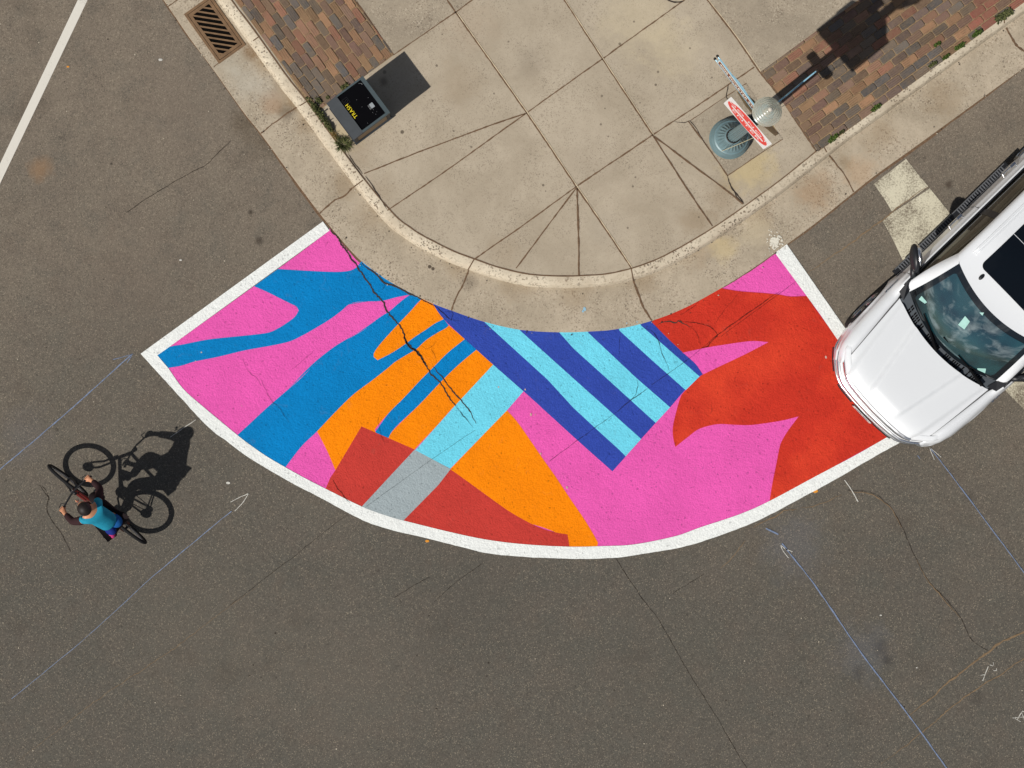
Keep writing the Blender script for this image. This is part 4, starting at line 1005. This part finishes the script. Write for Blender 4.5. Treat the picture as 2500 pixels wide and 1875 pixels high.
for sd in (1, -1):
    sweep([(-.09, .79), (-.062, .80), (-.05, .90), (-.055, .97), (-.085, .99)], M_chr, 'headlight', .60, .90, side=sd)
    sweep([(-.085, .988), (-.055, .972), (-.062, 1.03), (-.10, 1.06), (-.135, 1.066)], M_cp, 'headlight_brow', .60, .96, side=sd)
    sweep([(.0, .46), (.028, .465), (.030, .50), (.0, .51)], M_blk, 'step_pad', .20, .52, side=sd)
    sweep([(.0, .46), (.020, .465), (.022, .51), (.0, .52)], M_blk, 'step_pad', .66, .93, side=sd)
# number plate
m = MB(); m.box(C(-.025, 0, .50), (.014, .36, .175)); m.build('plate_holder', M_blk, car)
pm = MB(); pm.box(C(-.036, 0, .505), (.006, .33, .155)); pl = pm.build('number_plate', plain('plate_white', srgb(212, 206, 200), .5), car)
pm = MB(); random.seed(3)
for i in range(7):
    y = -.115 + i * .038
    if i == 3: continue
    pm.box(C(-.040, y, .52), (.002, .006, .06)); pm.box(C(-.040, y + .014, .52 + random.choice((-.027, 0, .027))), (.002, .020, .008)); pm.box(C(-.040, y + .024, .51), (.002, .006, .035))
pm.box(C(-.040, 0, .570), (.002, .20, .008)); pm.box(C(-.040, 0, .445), (.002, .24, .006))
pm.build('plate_marks', plain('plate_ink', srgb(60, 50, 80), .6), pl)
# cowl
def cowlp(u, v, dz=0): return C(lerp(1.165 + .17 * u * u, 1.30 + .23 * u * u, v), u * lerp(.835, .845, v), lerp(1.118, 1.135, v) - .03 * u * u + dz)
m = MB(); m.grid([[cowlp(-1 + 2 * i / 40, v) for i in range(41)] for v in (0, .2, .5, .8, 1)]); cowl = m.build('cowl', M_cowl, car, smooth=True)
m = MB()
for i in range(46):
    u = -.86 + 1.72 * i / 45
    if i in (12, 13, 23, 24, 25, 36, 37) or abs(u) > .82: continue
    for v0, v1 in ((.18, .48), (.54, .82)):
        if (i % 5 == 4): continue
        m.grid([[cowlp(u - .012, v0, .003), cowlp(u + .012, v0, .003)], [cowlp(u - .012, v1, .003), cowlp(u + .012, v1, .003)]])
m.build('vent_slots', M_hole, cowl)
# windshield
def wsp(u, v, dn=0):
    y = u * lerp(.84, .735, v); r = lerp(1.28 + .23 * u * u, 1.97 + .16 * u * u, v); z = lerp(1.155 - .03 * u * u, 1.80 - .05 * u * u, v)
    b = .045 * math.sin(PI * v); return C(r - b * .65 - dn * .6, y, z + b * .6 + dn * .8)
m = MB(); m.grid([[wsp(-1 + 2 * i / 32, j / 16) for i in range(33)] for j in range(17)]); ws = m.build('windshield', M_fr, car, smooth=True)
def inner_u(v): return .90 - .02 * v
m = MB(); m.grid([[wsp((-1 + 2 * i / 32) * inner_u(.5) * (1 if 0 < j < 16 else .97), .07 + .83 * j / 16, .004) for i in range(33)] for j in range(17)]); m.build('tinted_pane', M_ws, ws, smooth=True)
M_stk = plain('sticker_paper', srgb(150, 192, 184), .5)
m = MB()
def nearest(px, py):
    best = None
    for i in range(81):
        for j in range(41):
            u = -1 + 2 * i / 80; v = j / 40; p = wsp(u, v, .007); wq = CMI.inverted() @ p; kk = H / (H - wq.z) * S
            d = (wq.x * kk + NX - px) ** 2 + (-wq.y * kk + NY - py) ** 2
            if best is None or d < best[0]: best = (d, u, v)
    return best[1], best[2]
for corners in (Z(2180, 600, 4.61, ((290, 600), (320, 565), (385, 630), (355, 660))), Z(2180, 600, 4.61, ((738, 885), (808, 795), (870, 860), (800, 942))), Z(2180, 600, 4.61, ((945, 1370), (1045, 1380), (1040, 1428), (960, 1395))), Z(2180, 600, 4.61, ((980, 748), (1028, 742), (1008, 780), (1004, 782)))):
    uv = [nearest(*c) for c in corners]; vs = [wsp(u, v, .008) for u, v in uv]; m.add(vs, [(0, 1, 2, 3)])
m.build('sticker', M_stk, ws)
# roof
def zr(r, y): return 1.80 + .085 * ss(1.9, 2.8, r) - .05 * ss(4.0, 4.9, r) - .05 * (min(abs(y), .74) / .735) ** 2
ysl = [-.812, -.806, -.79, -.76, -.72] + [-.66 + .06 * i for i in range(23)] + [.72, .76, .79, .806, .812]
def roll(y): a = abs(y); return -interp([(.74, 0), (.76, .008), (.79, .03), (.806, .07), (.812, .12)], a)
rows = []
for j in range(31):
    v = (j / 30); row = []
    for y in ysl:
        uu = min(1, abs(y) / .735); rf = 1.97 + .16 * uu * uu + max(0, abs(y) - .74) * 1.2; r = lerp(rf, 4.85, v ** 1.3)
        row.append(C(r, y, zr(r, y) + roll(y)))
    rows.append(row)
m = MB(); m.grid(rows); m.build('roof', M_cp, car, smooth=True)
for sd in (1, -1):
    for yy, hh in ((.655, .010), (.700, .014)):
        m = MB(); m.tube([C(r_, sd * yy, zr(r_, yy) + hh * .3) for r_ in [2.35 + .1 * i for i in range(25)]], hh, 8); m.build('roof_rail', M_cp, car, smooth=True)
def rgp(r, y): return C(r, y, zr(r, y) + .006)
for (ra_, rb_) in ((2.285, 2.875), (2.885, 3.95)):
    rows = []
    for j in range(25):
        r = lerp(ra_, rb_, (j / 24) ** 1.8); c_ = .52
        if ra_ < 2.3: c_ = .52 - .08 * (1 - math.sqrt(max(0, 1 - (1 - min(1, (r - ra_) / .08)) ** 2)))
        rows.append([rgp(r, c_ * (-1 + 2 * i / 20)) for i in range(21)])
    m = MB(); m.grid(rows); m.build('sunroof_pane', M_rg, car, smooth=True)
m = MB(); m.sphere(C(2.20, -.40, zr(2.2, .4) + .005), .05, 14, 8, (1.0, .55, .45)); m.build('antenna', M_blk, car, smooth=True)
# side glass, pillars, belt trim
for sd in (1, -1):
    def sgp(r_, v, o=0):
        yb, zb_ = .945, 1.205; zt_ = zr(r_, .74) - .115; return C(r_, sd * (lerp(yb, .812, v) + .025 * math.sin(PI * v) - .012 + o), lerp(zb_, zt_, v))
    rows = []
    for j in range(13):
        v = j / 12; rf = lerp(1.58, 2.24, v ** 1.1)
        rows.append([sgp(lerp(rf, 4.55, i / 30), v) for i in range(31)])
    if sd < 0: rows = [list(reversed(x)) for x in rows]
    m = MB(); m.grid(rows); sgl = m.build('side_window', M_sg, car, smooth=True)
    m = MB()
    for rb_, w2 in ((2.92, .05), (4.02, .05)):
        m.grid([[sgp(rb_ - w2, v / 6, .004), sgp(rb_ + w2, v / 6, .004)][::sd] for v in range(7)])
    m.build('window_pillar', M_blk, sgl)
    m = MB(); rows = []
    for j in range(15):
        v = j / 14; a = wsp(sd * 1.0, v); a = a + Vector((0, 0, .004)); b = sgp(lerp(1.60, 2.26, v ** 1.1), v, .002)
        mid = (a + b) / 2 + Vector((.012, sd * .012, .022))
        rows.append([a + Vector((.01, -sd * .012, .0)), a * .7 + mid * .3 + Vector((0, 0, .006)), mid, b * .7 + mid * .3 + Vector((0, sd * .006, .004)), b][::-1 if sd > 0 else 1])
    m.grid(rows); m.build('front_pillar', M_cp, car, smooth=True)
    m = MB(); m.tube([C(r_, sd * .952, 1.207) for r_ in [1.50 + .1 * i for i in range(32)]], [.010] + [.014] * 31, 8); m.build('belt_trim', M_blk, car, smooth=True)
    m = MB(); m.grid([[C(1.36, sd * .80, 1.122), C(1.40, sd * .93, 1.15)][::-sd], [C(1.50, sd * .84, 1.14), C(1.58, sd * .955, 1.212)][::-sd], [C(1.62, sd * .86, 1.22), C(1.80, sd * .957, 1.214)][::-sd]]); m.build('mirror_base', M_blk, car)
    # mirror
    mo = Vector((0, 0, 0)); m = MB(); m.tube([C(1.66, sd * .93, 1.20), C(1.72, sd * 1.0, 1.20), C(1.80, sd * 1.08, 1.22)], [.05, .045, .04], 10)
    Mm = Matrix.Rotation(sd * R(38), 3, 'Z')
    mir = m.build('mirror_arm', M_blk, car, smooth=True)
    m = MB(); m.sphere(C(1.84, sd * 1.11, 1.27), .20, 18, 12, (.36, 1.0, .66), Matrix.Rotation(sd * R(40), 3, 'Z')); m.build('mirror_housing', M_blk, mir, smooth=True)
    m = MB(); m.sphere(C(1.885, sd * 1.10, 1.285), .17, 18, 12, (.30, .92, .68), Matrix.Rotation(sd * R(40), 3, 'Z')); m.build('mirror_cap', M_chr, mir, smooth=True)
    for rh in (2.62, 3.62):
        m = MB(); m.tube([C(rh - .12, sd * 1.015, .985), C(rh - .11, sd * 1.068, .99), C(rh + .10, sd * 1.070, .99), C(rh + .12, sd * 1.015, .985)], .016, 10); m.box(C(rh + .08, sd * 1.068, .994), (.085, .034, .038))
        m.build('door_handle', M_chr, car)
    m = MB()
    for rs in (1.66, 2.93, 4.05): m.tube([C(rs, sd * .955, 1.19), C(rs, sd * .992, 1.166), C(rs + .0, sd * 1.021, 1.08), C(rs, sd * 1.032, .9), C(rs, sd * 1.038, .6)], .0035, 6)
    m.tube([C(r_, sd * 1.034, .70) for r_ in (1.6, 2.2, 2.9, 3.6)], .012, 8)
    m.build('door_seam', M_blk, car)
    m = MB(); m.box(C(2.715, sd * 1.03, .40), (2.15, .14, .035)); rb_o = m.build('running_board', M_blk, car)
    m = MB()
    for i in range(50):
        rr_ = 1.74 + i * .04
        if 24 < i < 28: continue
        m.box(C(rr_, sd * 1.055, .420), (.016, .06, .006))
    m.tube([C(1.68, sd * 1.092, .417), C(3.76, sd * 1.092, .417)], .007, 8)
    m.build('tread', plain('tread_grey', srgb(96, 98, 102), .5), rb_o)
    m = MB()
    for i, (a_, l_) in enumerate(((1.30, .03), (1.345, .012), (1.375, .03), (1.42, .03), (1.465, .012), (1.50, .035))):
        m.box(C(a_, sd * 1.027, .955), (l_, .012, .05 if i % 2 == 0 else .035)); m.box(C(a_ + .01, sd * 1.027, .935), (l_ + .012, .012, .01))
    m.build('badge', M_chr, car)
    for rw in RW:
        wh = empty('wheel', C(rw, sd * .90, .39)); wh.parent = car
        Mw = Matrix.Rotation(PI / 2, 4, 'X')
        m = MB(); m.lathe([(.26, -.13), (.33, -.135), (.375, -.12), (.39, -.08), (.39, .08), (.375, .12), (.33, .135), (.26, .13)], 40, Mw); m.build('tyre', M_tyre, wh, smooth=True)
        m = MB(); m.lathe([(.26, -.125), (.25, -.10), (.235, -.09)], 40, Mw); m.lathe([(.26, .125), (.25, .10), (.235, .09)], 40, Mw)
        for sg_ in (-1, 1):
            for k_ in range(6):
                a_ = k_ * PI / 3; m.tube([(0, sg_ * .10, 0), (.12 * math.cos(a_), sg_ * .105, .12 * math.sin(a_)), (.24 * math.cos(a_), sg_ * .095, .24 * math.sin(a_))], [.045, .03, .024], 8)
        m.build('rim', M_alloy, wh, smooth=True)
# rear closure (outside the picture)
rows = []
for j, (r_, z_, y_) in enumerate(((4.84, 1.78, .80), (5.05, 1.45, .86), (5.20, 1.12, .92), (5.26, .8, .90), (5.24, .42, .88))): rows.append([C(r_ - .02 * (abs(i) / 4) ** 2, i / 4 * y_, z_ - .04 * (abs(i) / 4) ** 2) for i in range(4, -5, -1)])
m = MB(); m.grid(rows[:2]); m.build('rear_window', M_sg, car, smooth=True); m = MB(); m.grid(rows[1:]); m.build('tailgate', M_cp, car, smooth=True)
for sd in (1, -1):
    m = MB(); m.grid([[C(4.50, sd * .81, 1.70), C(4.86, sd * .80, 1.74)][::sd], [C(4.50, sd * .945, 1.20), C(5.20, sd * .93, 1.14)][::sd]]); m.build('rear_pillar', M_cp, car)
# wipers
M_wip = plain('wiper_rubber', (.006, .006, .007, 1), .9, 0, .05)
def wip(a, b, rad, up=.018):
    P = []
    for i in range(9):
        t = i / 8; r_ = lerp(a[0], b[0], t) ; y = lerp(a[1], b[1], t); best = min(((wsp(u / 30, v / 40) - C(r_, y, 0)).xy.length, u, v) for u in range(-30, 31) for v in range(0, 30))
        P.append(Vector((-r_, y, wsp(best[1] / 30, best[2] / 40).z + up)))
    return P
for a, b in (((1.22, -.02), (1.53, -.79)), ((1.34, .74), (1.37, -.10))):
    m = MB(); P = wip(a, b, .01); mid = P[5]
    m.tube([P[0] + Vector((.02, 0, 0)), P[1] + Vector((.015, 0, .01)), P[3] + Vector((0, 0, .012)), P[5] + Vector((0, 0, .01))], [.026, .022, .015, .009], 8)
    a_ = P[2] + Vector((-.045, 0, .018)); b_ = P[8] + Vector((-.012, 0, .004))
    m.tube([a_ + (b_ - a_) * (i / 6) for i in range(7)], .012, 6)
    m.build('wiper', M_wip, car)

# ------------------------------------------------------------------ bicycle and rider
BA = math.atan2(.625, -.78)
bo = G(316.6, 1285)
LEAN = R(3.0)
def bikeroot(name):
    o = empty(name, bo, BA); o.rotation_euler = (-0.0, 0, BA); return o
# lean to the rider's right (-y): rotation about the wheel line
bike = empty('bicycle', bo); bike.rotation_mode = 'QUATERNION'
Qb = Matrix.Rotation(BA, 4, 'Z') @ Matrix.Rotation(LEAN, 4, 'X'); bike.rotation_quaternion = Qb.to_quaternion()
tag(bike, 'dark bicycle ridden across the asphalt on the left', 'bicycle')
M_bk = plain('bicycle_black', (.012, .012, .014, 1), .35, 0, .5); M_bkr = plain('bicycle_frame_red', srgb(96, 30, 26), .35); M_sp = plain('spoke_steel', srgb(150, 152, 156), .3, .8)
WR = .352
for x in (0, 1.03):
    wh = empty('wheel', (x, 0, WR)); wh.parent = bike
    m = MB(); m.tube([((WR - .024) * math.cos(2 * PI * i / 56), 0, (WR - .024) * math.sin(2 * PI * i / 56)) for i in range(56)], .024, 10, closed=True); m.build('tyre', M_tyre, wh, smooth=True)
    m = MB(); m.tube([((WR - .058) * math.cos(2 * PI * i / 56), 0, (WR - .058) * math.sin(2 * PI * i / 56)) for i in range(56)], .013, 8, closed=True); m.build('rim', M_bk, wh, smooth=True)
    m = MB()
    for i in range(28):
        a = 2 * PI * i / 28; s_ = .028 if i % 2 else -.028; a2 = a + (.35 if i % 4 < 2 else -.35)
        m.tube([(.02 * math.cos(a2), s_, .02 * math.sin(a2)), ((WR - .06) * math.cos(a), 0, (WR - .06) * math.sin(a))], .0012, 4, False)
    m.build('spokes', M_sp, wh)
    m = MB(); m.tube([(0, -.05, 0), (0, .05, 0)], .018, 10)
    if x == 0: m.tube([(0, -.045, 0), (0, -.030, 0)], [.05, .035], 18); 
    m.tube([(0, .03, 0), (0, .034, 0)], .075, 20); m.build('hub', M_bk, wh)
BB = (.43, 0, .30); ST = (.205, 0, .86); HT = (.79, 0, .90); HB = (.845, 0, .74)
m = MB(); m.tube([BB, ST], .017, 10); m.tube([ST[:2] + (.80,), HT], .019, 10); m.tube([BB, HB], .022, 10); m.tube([HT, HB], .024, 10)
for s_ in (-1, 1): m.tube([(.43, s_ * .03, .30), (0.02, s_ * .065, WR)], .011, 8); m.tube([(.235, s_ * .02, .80), (0, s_ * .065, WR)], .010, 8)
m.build('frame', M_bkr, bike, smooth=True)
m = MB(); m.tube([(.845, 0, .74), (.865, 0, .68)], .018, 10); m.tube([(.865, -.055, .67), (.865, .055, .67)], .016, 8)
for s_ in (-1, 1): m.tube([(.865, s_ * .055, .68), (.93, s_ * .055, .48), (1.03, s_ * .055, WR)], [.016, .015, .011], 8)
m.build('fork', M_bk, bike, smooth=True)
m = MB(); m.tube([HT, (.775, 0, .99)], .018, 8); m.tube([(.775, 0, .99), (.81, 0, 1.0)], .018, 8)
m.tube([(.76, -.31, 1.01), (.79, -.2, 1.012), (.815, -.05, 1.0), (.815, .05, 1.0), (.79, .2, 1.012), (.76, .31, 1.01)], .0125, 8)
hbar = m.build('handlebar', M_bk, bike, smooth=True)
for s_ in (-1, 1):
    m = MB(); m.tube([(.757, s_ * .32, 1.01), (.785, s_ * .21, 1.012)], .017, 8); m.build('grip', M_bk, hbar)
    m = MB(); m.tube([(.80, s_ * .19, 1.0), (.845, s_ * .22, .985), (.83, s_ * .28, .98)], .006, 6); m.build('brake_lever', M_bk, hbar)
m = MB(); m.tube([ST, (.185, 0, .95)], .014, 8); m.build('seat_post', M_bk, bike)
m = MB(); m.sphere((.13, 0, .975), .09, 16, 8, (1.0, .85, .32)); m.tube([(.14, 0, .975), (.24, 0, .975), (.32, 0, .968)], [.055, .03, .018], 10); m.build('saddle', M_bk, bike, smooth=True)
m = MB(); m.tube([(.43, -.045, .30), (.43, -.040, .30)], .095, 24); m.tube([(.43, -.07, .30), (.43, .07, .30)], .014, 8)
ca_ = R(-60)
cp = {}
for s_, a in ((-1, R(35)), (1, R(215))):
    ex_, ez_ = .43 + .17 * math.cos(a), .30 + .17 * math.sin(a); m.tube([(.43, s_ * .07, .30), (ex_, s_ * .085, ez_)], .011, 8); cp[s_] = (ex_, ez_)
crk = m.build('crankset', M_bk, bike)
for s_ in (-1, 1):
    m = MB(); m.box((cp[s_][0], s_ * .135, cp[s_][1]), (.09, .085, .02)); m.build('pedal', M_bk, crk)
m = MB()
for z_ in (.095, -.095): m.tube([(.43, -.042, .30 + z_), (0, -.038, WR + z_ * .42)], .005, 6)
m.build('chain', M_bk, bike)

def skin(name, pts, edges, mat, parent, sub=2, root=0):
    me = bpy.data.meshes.new(name); me.from_pydata([Vector(p[:3]) for p in pts], edges, []); o = bpy.data.objects.new(name, me); COL.objects.link(o)
    sk = o.modifiers.new('s', 'SKIN'); sk.use_smooth_shade = True
    for v, p in zip(me.skin_vertices[0].data, pts):
        r_ = p[3] if isinstance(p[3], tuple) else (p[3], p[3]); v.radius = r_
    me.skin_vertices[0].data[root].use_root = True
    ss_ = o.modifiers.new('u', 'SUBSURF'); ss_.levels = sub; ss_.render_levels = sub
    dg = bpy.context.evaluated_depsgraph_get(); nm = bpy.data.meshes.new_from_object(o.evaluated_get(dg)); o.modifiers.clear()
    old = o.data; o.data = nm; nm.name = name; bpy.data.meshes.remove(old)
    nm.materials.clear(); nm.materials.append(mat)
    for p in nm.polygons: p.use_smooth = True
    if parent: o.parent = parent
    return o
M_skin = plain('skin', srgb(196, 138, 104), .5, 0, .4); M_shirt = plain('cyan_shirt', srgb(34, 140, 168), .8, 0, .2, .12, 14); M_slv = plain('dark_sleeve', srgb(52, 34, 36), .85, 0, .15); M_trs = plain('dark_trousers', srgb(32, 24, 26), .85, 0, .15)
M_hair = plain('dark_hair', srgb(30, 22, 20), .6); M_nav = plain('navy_cloth', srgb(24, 44, 120), .8, 0, .2); M_pnk = plain('pink_cloth', srgb(196, 60, 120), .8, 0, .2); M_blu = plain('blue_cloth', srgb(20, 84, 148), .8, 0, .2)
# joints: x forward, y left, z up (bicycle frame)
J = dict(pel=(.15, 0, 1.03), sp=(.23, 0, 1.18), ch=(.36, 0, 1.35), nb=(.45, 0, 1.47), nk=(.49, 0, 1.53), hd=(.545, -.01, 1.62), ht=(.545, -.01, 1.71))
for s_, k_ in ((-1, 'r'), (1, 'l')):
    J['sh' + k_] = (.42, s_ * .14, 1.43); J['el' + k_] = (.55, s_ * .285, 1.20); J['wr' + k_] = (.735, s_ * .285, 1.055); J['hn' + k_] = (.775, s_ * .268, 1.035)
    J['hp' + k_] = (.17, s_ * .095, .98)
    fx, fz = cp[s_]; J['an' + k_] = (fx - .07, s_ * .125, fz + .10); J['to' + k_] = (fx + .07, s_ * .135, fz + .045)
def knee(hip, ank, l1=.43, l2=.43):
    hp, an = Vector(hip), Vector(ank); d = an - hp; L = min(d.length, l1 + l2 - .01); dn = d.normalized(); fwd = Vector((1, 0, .3)); fwd = (fwd - dn * fwd.dot(dn)).normalized()
    a = (l1 * l1 - l2 * l2 + L * L) / (2 * L); h = math.sqrt(max(0, l1 * l1 - a * a)); return tuple(hp + dn * a + fwd * h)
for k_ in 'rl': J['kn' + k_] = knee(J['hp' + k_], J['an' + k_])
names = ['pel', 'sp', 'ch', 'nb', 'nk', 'hd', 'ht']; rad = dict(pel=(.115, .09), sp=(.10, .08), ch=(.11, .08), nb=(.075, .06), nk=.055, hd=(.078, .09), ht=(.055, .06))
ed = [('pel', 'sp'), ('sp', 'ch'), ('ch', 'nb'), ('nb', 'nk'), ('nk', 'hd'), ('hd', 'ht')]
for k_ in 'rl':
    names += [a + k_ for a in ('sh', 'el', 'wr', 'hn', 'hp', 'kn', 'an', 'to')]
    rad.update({'sh' + k_: .050, 'el' + k_: .040, 'wr' + k_: .027, 'hn' + k_: (.036, .022), 'hp' + k_: .088, 'kn' + k_: .058, 'an' + k_: .038, 'to' + k_: .03})
    ed += [('nb', 'sh' + k_), ('sh' + k_, 'el' + k_), ('el' + k_, 'wr' + k_), ('wr' + k_, 'hn' + k_), ('pel', 'hp' + k_), ('hp' + k_, 'kn' + k_), ('kn' + k_, 'an' + k_), ('an' + k_, 'to' + k_)]
pts = [J[a] + (rad[a],) for a in names]; E_ = [(names.index(a), names.index(b)) for a, b in ed]
for s_, k_ in ((-1, 'r'), (1, 'l')):      # fingers curled round the grip
    hx, hy, hz_ = J['hn' + k_]
    for i in range(4):
        y = hy + s_ * (-.030 + i * .020); L = (.9, 1.0, .95, .8)[i]; b = len(pts)
        pts += [(hx + .012, y, hz_ + .004, .010), (hx + .034 * L, y, hz_ - .012, .009), (hx + .030 * L, y, hz_ - .040, .0085), (hx + .004, y, hz_ - .048, .008)]
        E_ += [(names.index('hn' + k_), b), (b, b + 1), (b + 1, b + 2), (b + 2, b + 3)]
    b = len(pts); pts += [(hx - .012, hy - s_ * .038, hz_ - .006, .010), (hx + .004, hy - s_ * .050, hz_ - .032, .009)]; E_ += [(names.index('wr' + k_), b), (b, b + 1)]
person = skin('person', pts, E_, M_skin, None, 2)
person.location = bo; person.rotation_mode = 'QUATERNION'; person.rotation_quaternion = Qb.to_quaternion()
tag(person, 'person in a cyan top and dark trousers riding the bicycle, leaning to the handlebar', 'person')
V3 = lambda a: Vector(J[a])
def chain(name, nm, rr, mat, sub=2): return skin(name, [tuple(p) + (r_,) for p, r_ in zip(nm, rr)], [(i, i + 1) for i in range(len(nm) - 1)], mat, person, sub)
sp0 = V3('pel') + Vector((-.01, 0, .03))
o = skin('shirt', [tuple(sp0) + ((.150, .125),), tuple(V3('sp')) + ((.145, .12),), tuple(V3('ch')) + ((.160, .125),), tuple(V3('nb')) + ((.118, .09),), tuple(V3('shr') + Vector((0, .02, 0))) + (.074,), tuple(V3('shl') + Vector((0, -.02, 0))) + (.074,), tuple(V3('shr').lerp(V3('elr'), .35)) + (.066,), tuple(V3('shl').lerp(V3('ell'), .35)) + (.066,)],
     [(0, 1), (1, 2), (2, 3), (3, 4), (3, 5), (4, 6), (5, 7)], M_shirt, person)
m = MB(); m.sphere(tuple(sp0 + Vector((-.03, .075, -.02))), .090, 16, 10, (1.0, .8, .9)); m.build('navy_hem', M_nav, o, smooth=True)
m = MB(); m.sphere(tuple(sp0 + Vector((-.065, .125, -.055))), .075, 14, 8, (1.0, .7, .8)); m.build('pink_hem', M_pnk, o, smooth=True)
m = MB(); m.sphere(tuple(V3('pel') + Vector((-.02, -.06, .04))), .105, 16, 10, (1.0, .85, .85)); m.build('blue_hem', M_blu, o, smooth=True)
for k_ in 'rl':
    chain('sleeve', [V3('sh' + k_).lerp(V3('el' + k_), .15), V3('el' + k_), V3('el' + k_).lerp(V3('wr' + k_), .55), V3('el' + k_).lerp(V3('wr' + k_), .80)], [.070, .054, .046, .042], M_slv)
    chain('shoe', [V3('an' + k_) + Vector((-.03, 0, -.055)), V3('an' + k_) + Vector((.05, 0, -.055)), V3('to' + k_) + Vector((.03, 0, -.008))], [.042, .046, .036], M_bk)
skin('trousers', [tuple(V3('pel')) + ((.168, .13),)] + [tuple(V3(a)) + (r_,) for a, r_ in (('hpr', .108), ('knr', .076), ('anr', .054), ('hpl', .108), ('knl', .076), ('anl', .054))], [(0, 1), (1, 2), (2, 3), (0, 4), (4, 5), (5, 6)], M_trs, person)
hd = V3('hd') + Vector((0, 0, .03))
m = MB(); m.sphere(tuple(hd + Vector((-.045, .012, .014))), .104, 18, 12, (.95, .88, .95)); m.sphere(tuple(hd + Vector((-.06, 0, -.03))), .08, 12, 8, (.8, .9, 1.1)); m.build('hair', M_hair, person, smooth=True)
m = MB(); m.sphere(tuple(hd + Vector((.105, 0, -.012))), .016, 8, 6, (1.2, .8, 1.2)); 
for s_ in (-1, 1): m.sphere(tuple(hd + Vector((-.005, s_ * .088, -.02))), .022, 8, 6, (.8, .4, 1.2))
m.build('face_relief', M_skin, person, smooth=True)
m = MB()
for s_ in (-1, 1): m.sphere(tuple(hd + Vector((.086, s_ * .032, .008))), .010, 8, 6, (.6, 1.2, .7))
m.build('eyes', M_hair, person, smooth=True)
m = MB(); m.sphere(tuple(hd + Vector((.088, 0, -.052))), .016, 8, 6, (.5, 1.3, .35)); m.build('mouth', plain('lips', srgb(150, 80, 70), .5), person, smooth=True)

# small grit and leaf crumbs lying on road, gutter and sidewalk
random.seed(21)
M_gr1 = plain('pale_grit', srgb(176, 166, 148), .9); M_gr2 = plain('dark_grit', srgb(58, 50, 42), .9)
for nm, mt, cnt in (('grit', M_gr1, 150), ('grit', M_gr2, 170)):
    m = MB()
    for i in range(cnt):
        if i % 3 == 0:
            e_ = E0[random.randrange(len(E0))]; c = Vector((e_.x + random.gauss(0, .05), e_.y + random.gauss(0, .05), .018))
        elif i % 3 == 1:
            j_ = random.randrange(5, len(E1) - 5); e_ = E1[j_]; c = Vector((e_.x + random.gauss(0, .04) - .03, e_.y + random.gauss(0, .04) - .03, .016))
        else: c = G(random.uniform(0, 2500), random.uniform(1450, 1875), .002) if random.random() < .5 else G(random.uniform(0, 600), random.uniform(0, 1000), .002)
        r_ = random.uniform(.004, .011); k_ = random.uniform(0, 3)
        p_ = [(c.x + r_ * random.uniform(.6, 1.4) * math.cos(a * 1.2566 + k_), c.y + r_ * random.uniform(.6, 1.4) * math.sin(a * 1.2566 + k_)) for a in range(5)]
        m.prism(p_, c.z, c.z + .004)
    o = m.build(nm, mt); tag(o, 'scattered ' + ('pale' if mt is M_gr1 else 'dark') + ' grit and crumbs lying on the road and along the gutter', 'grit', kind='stuff')
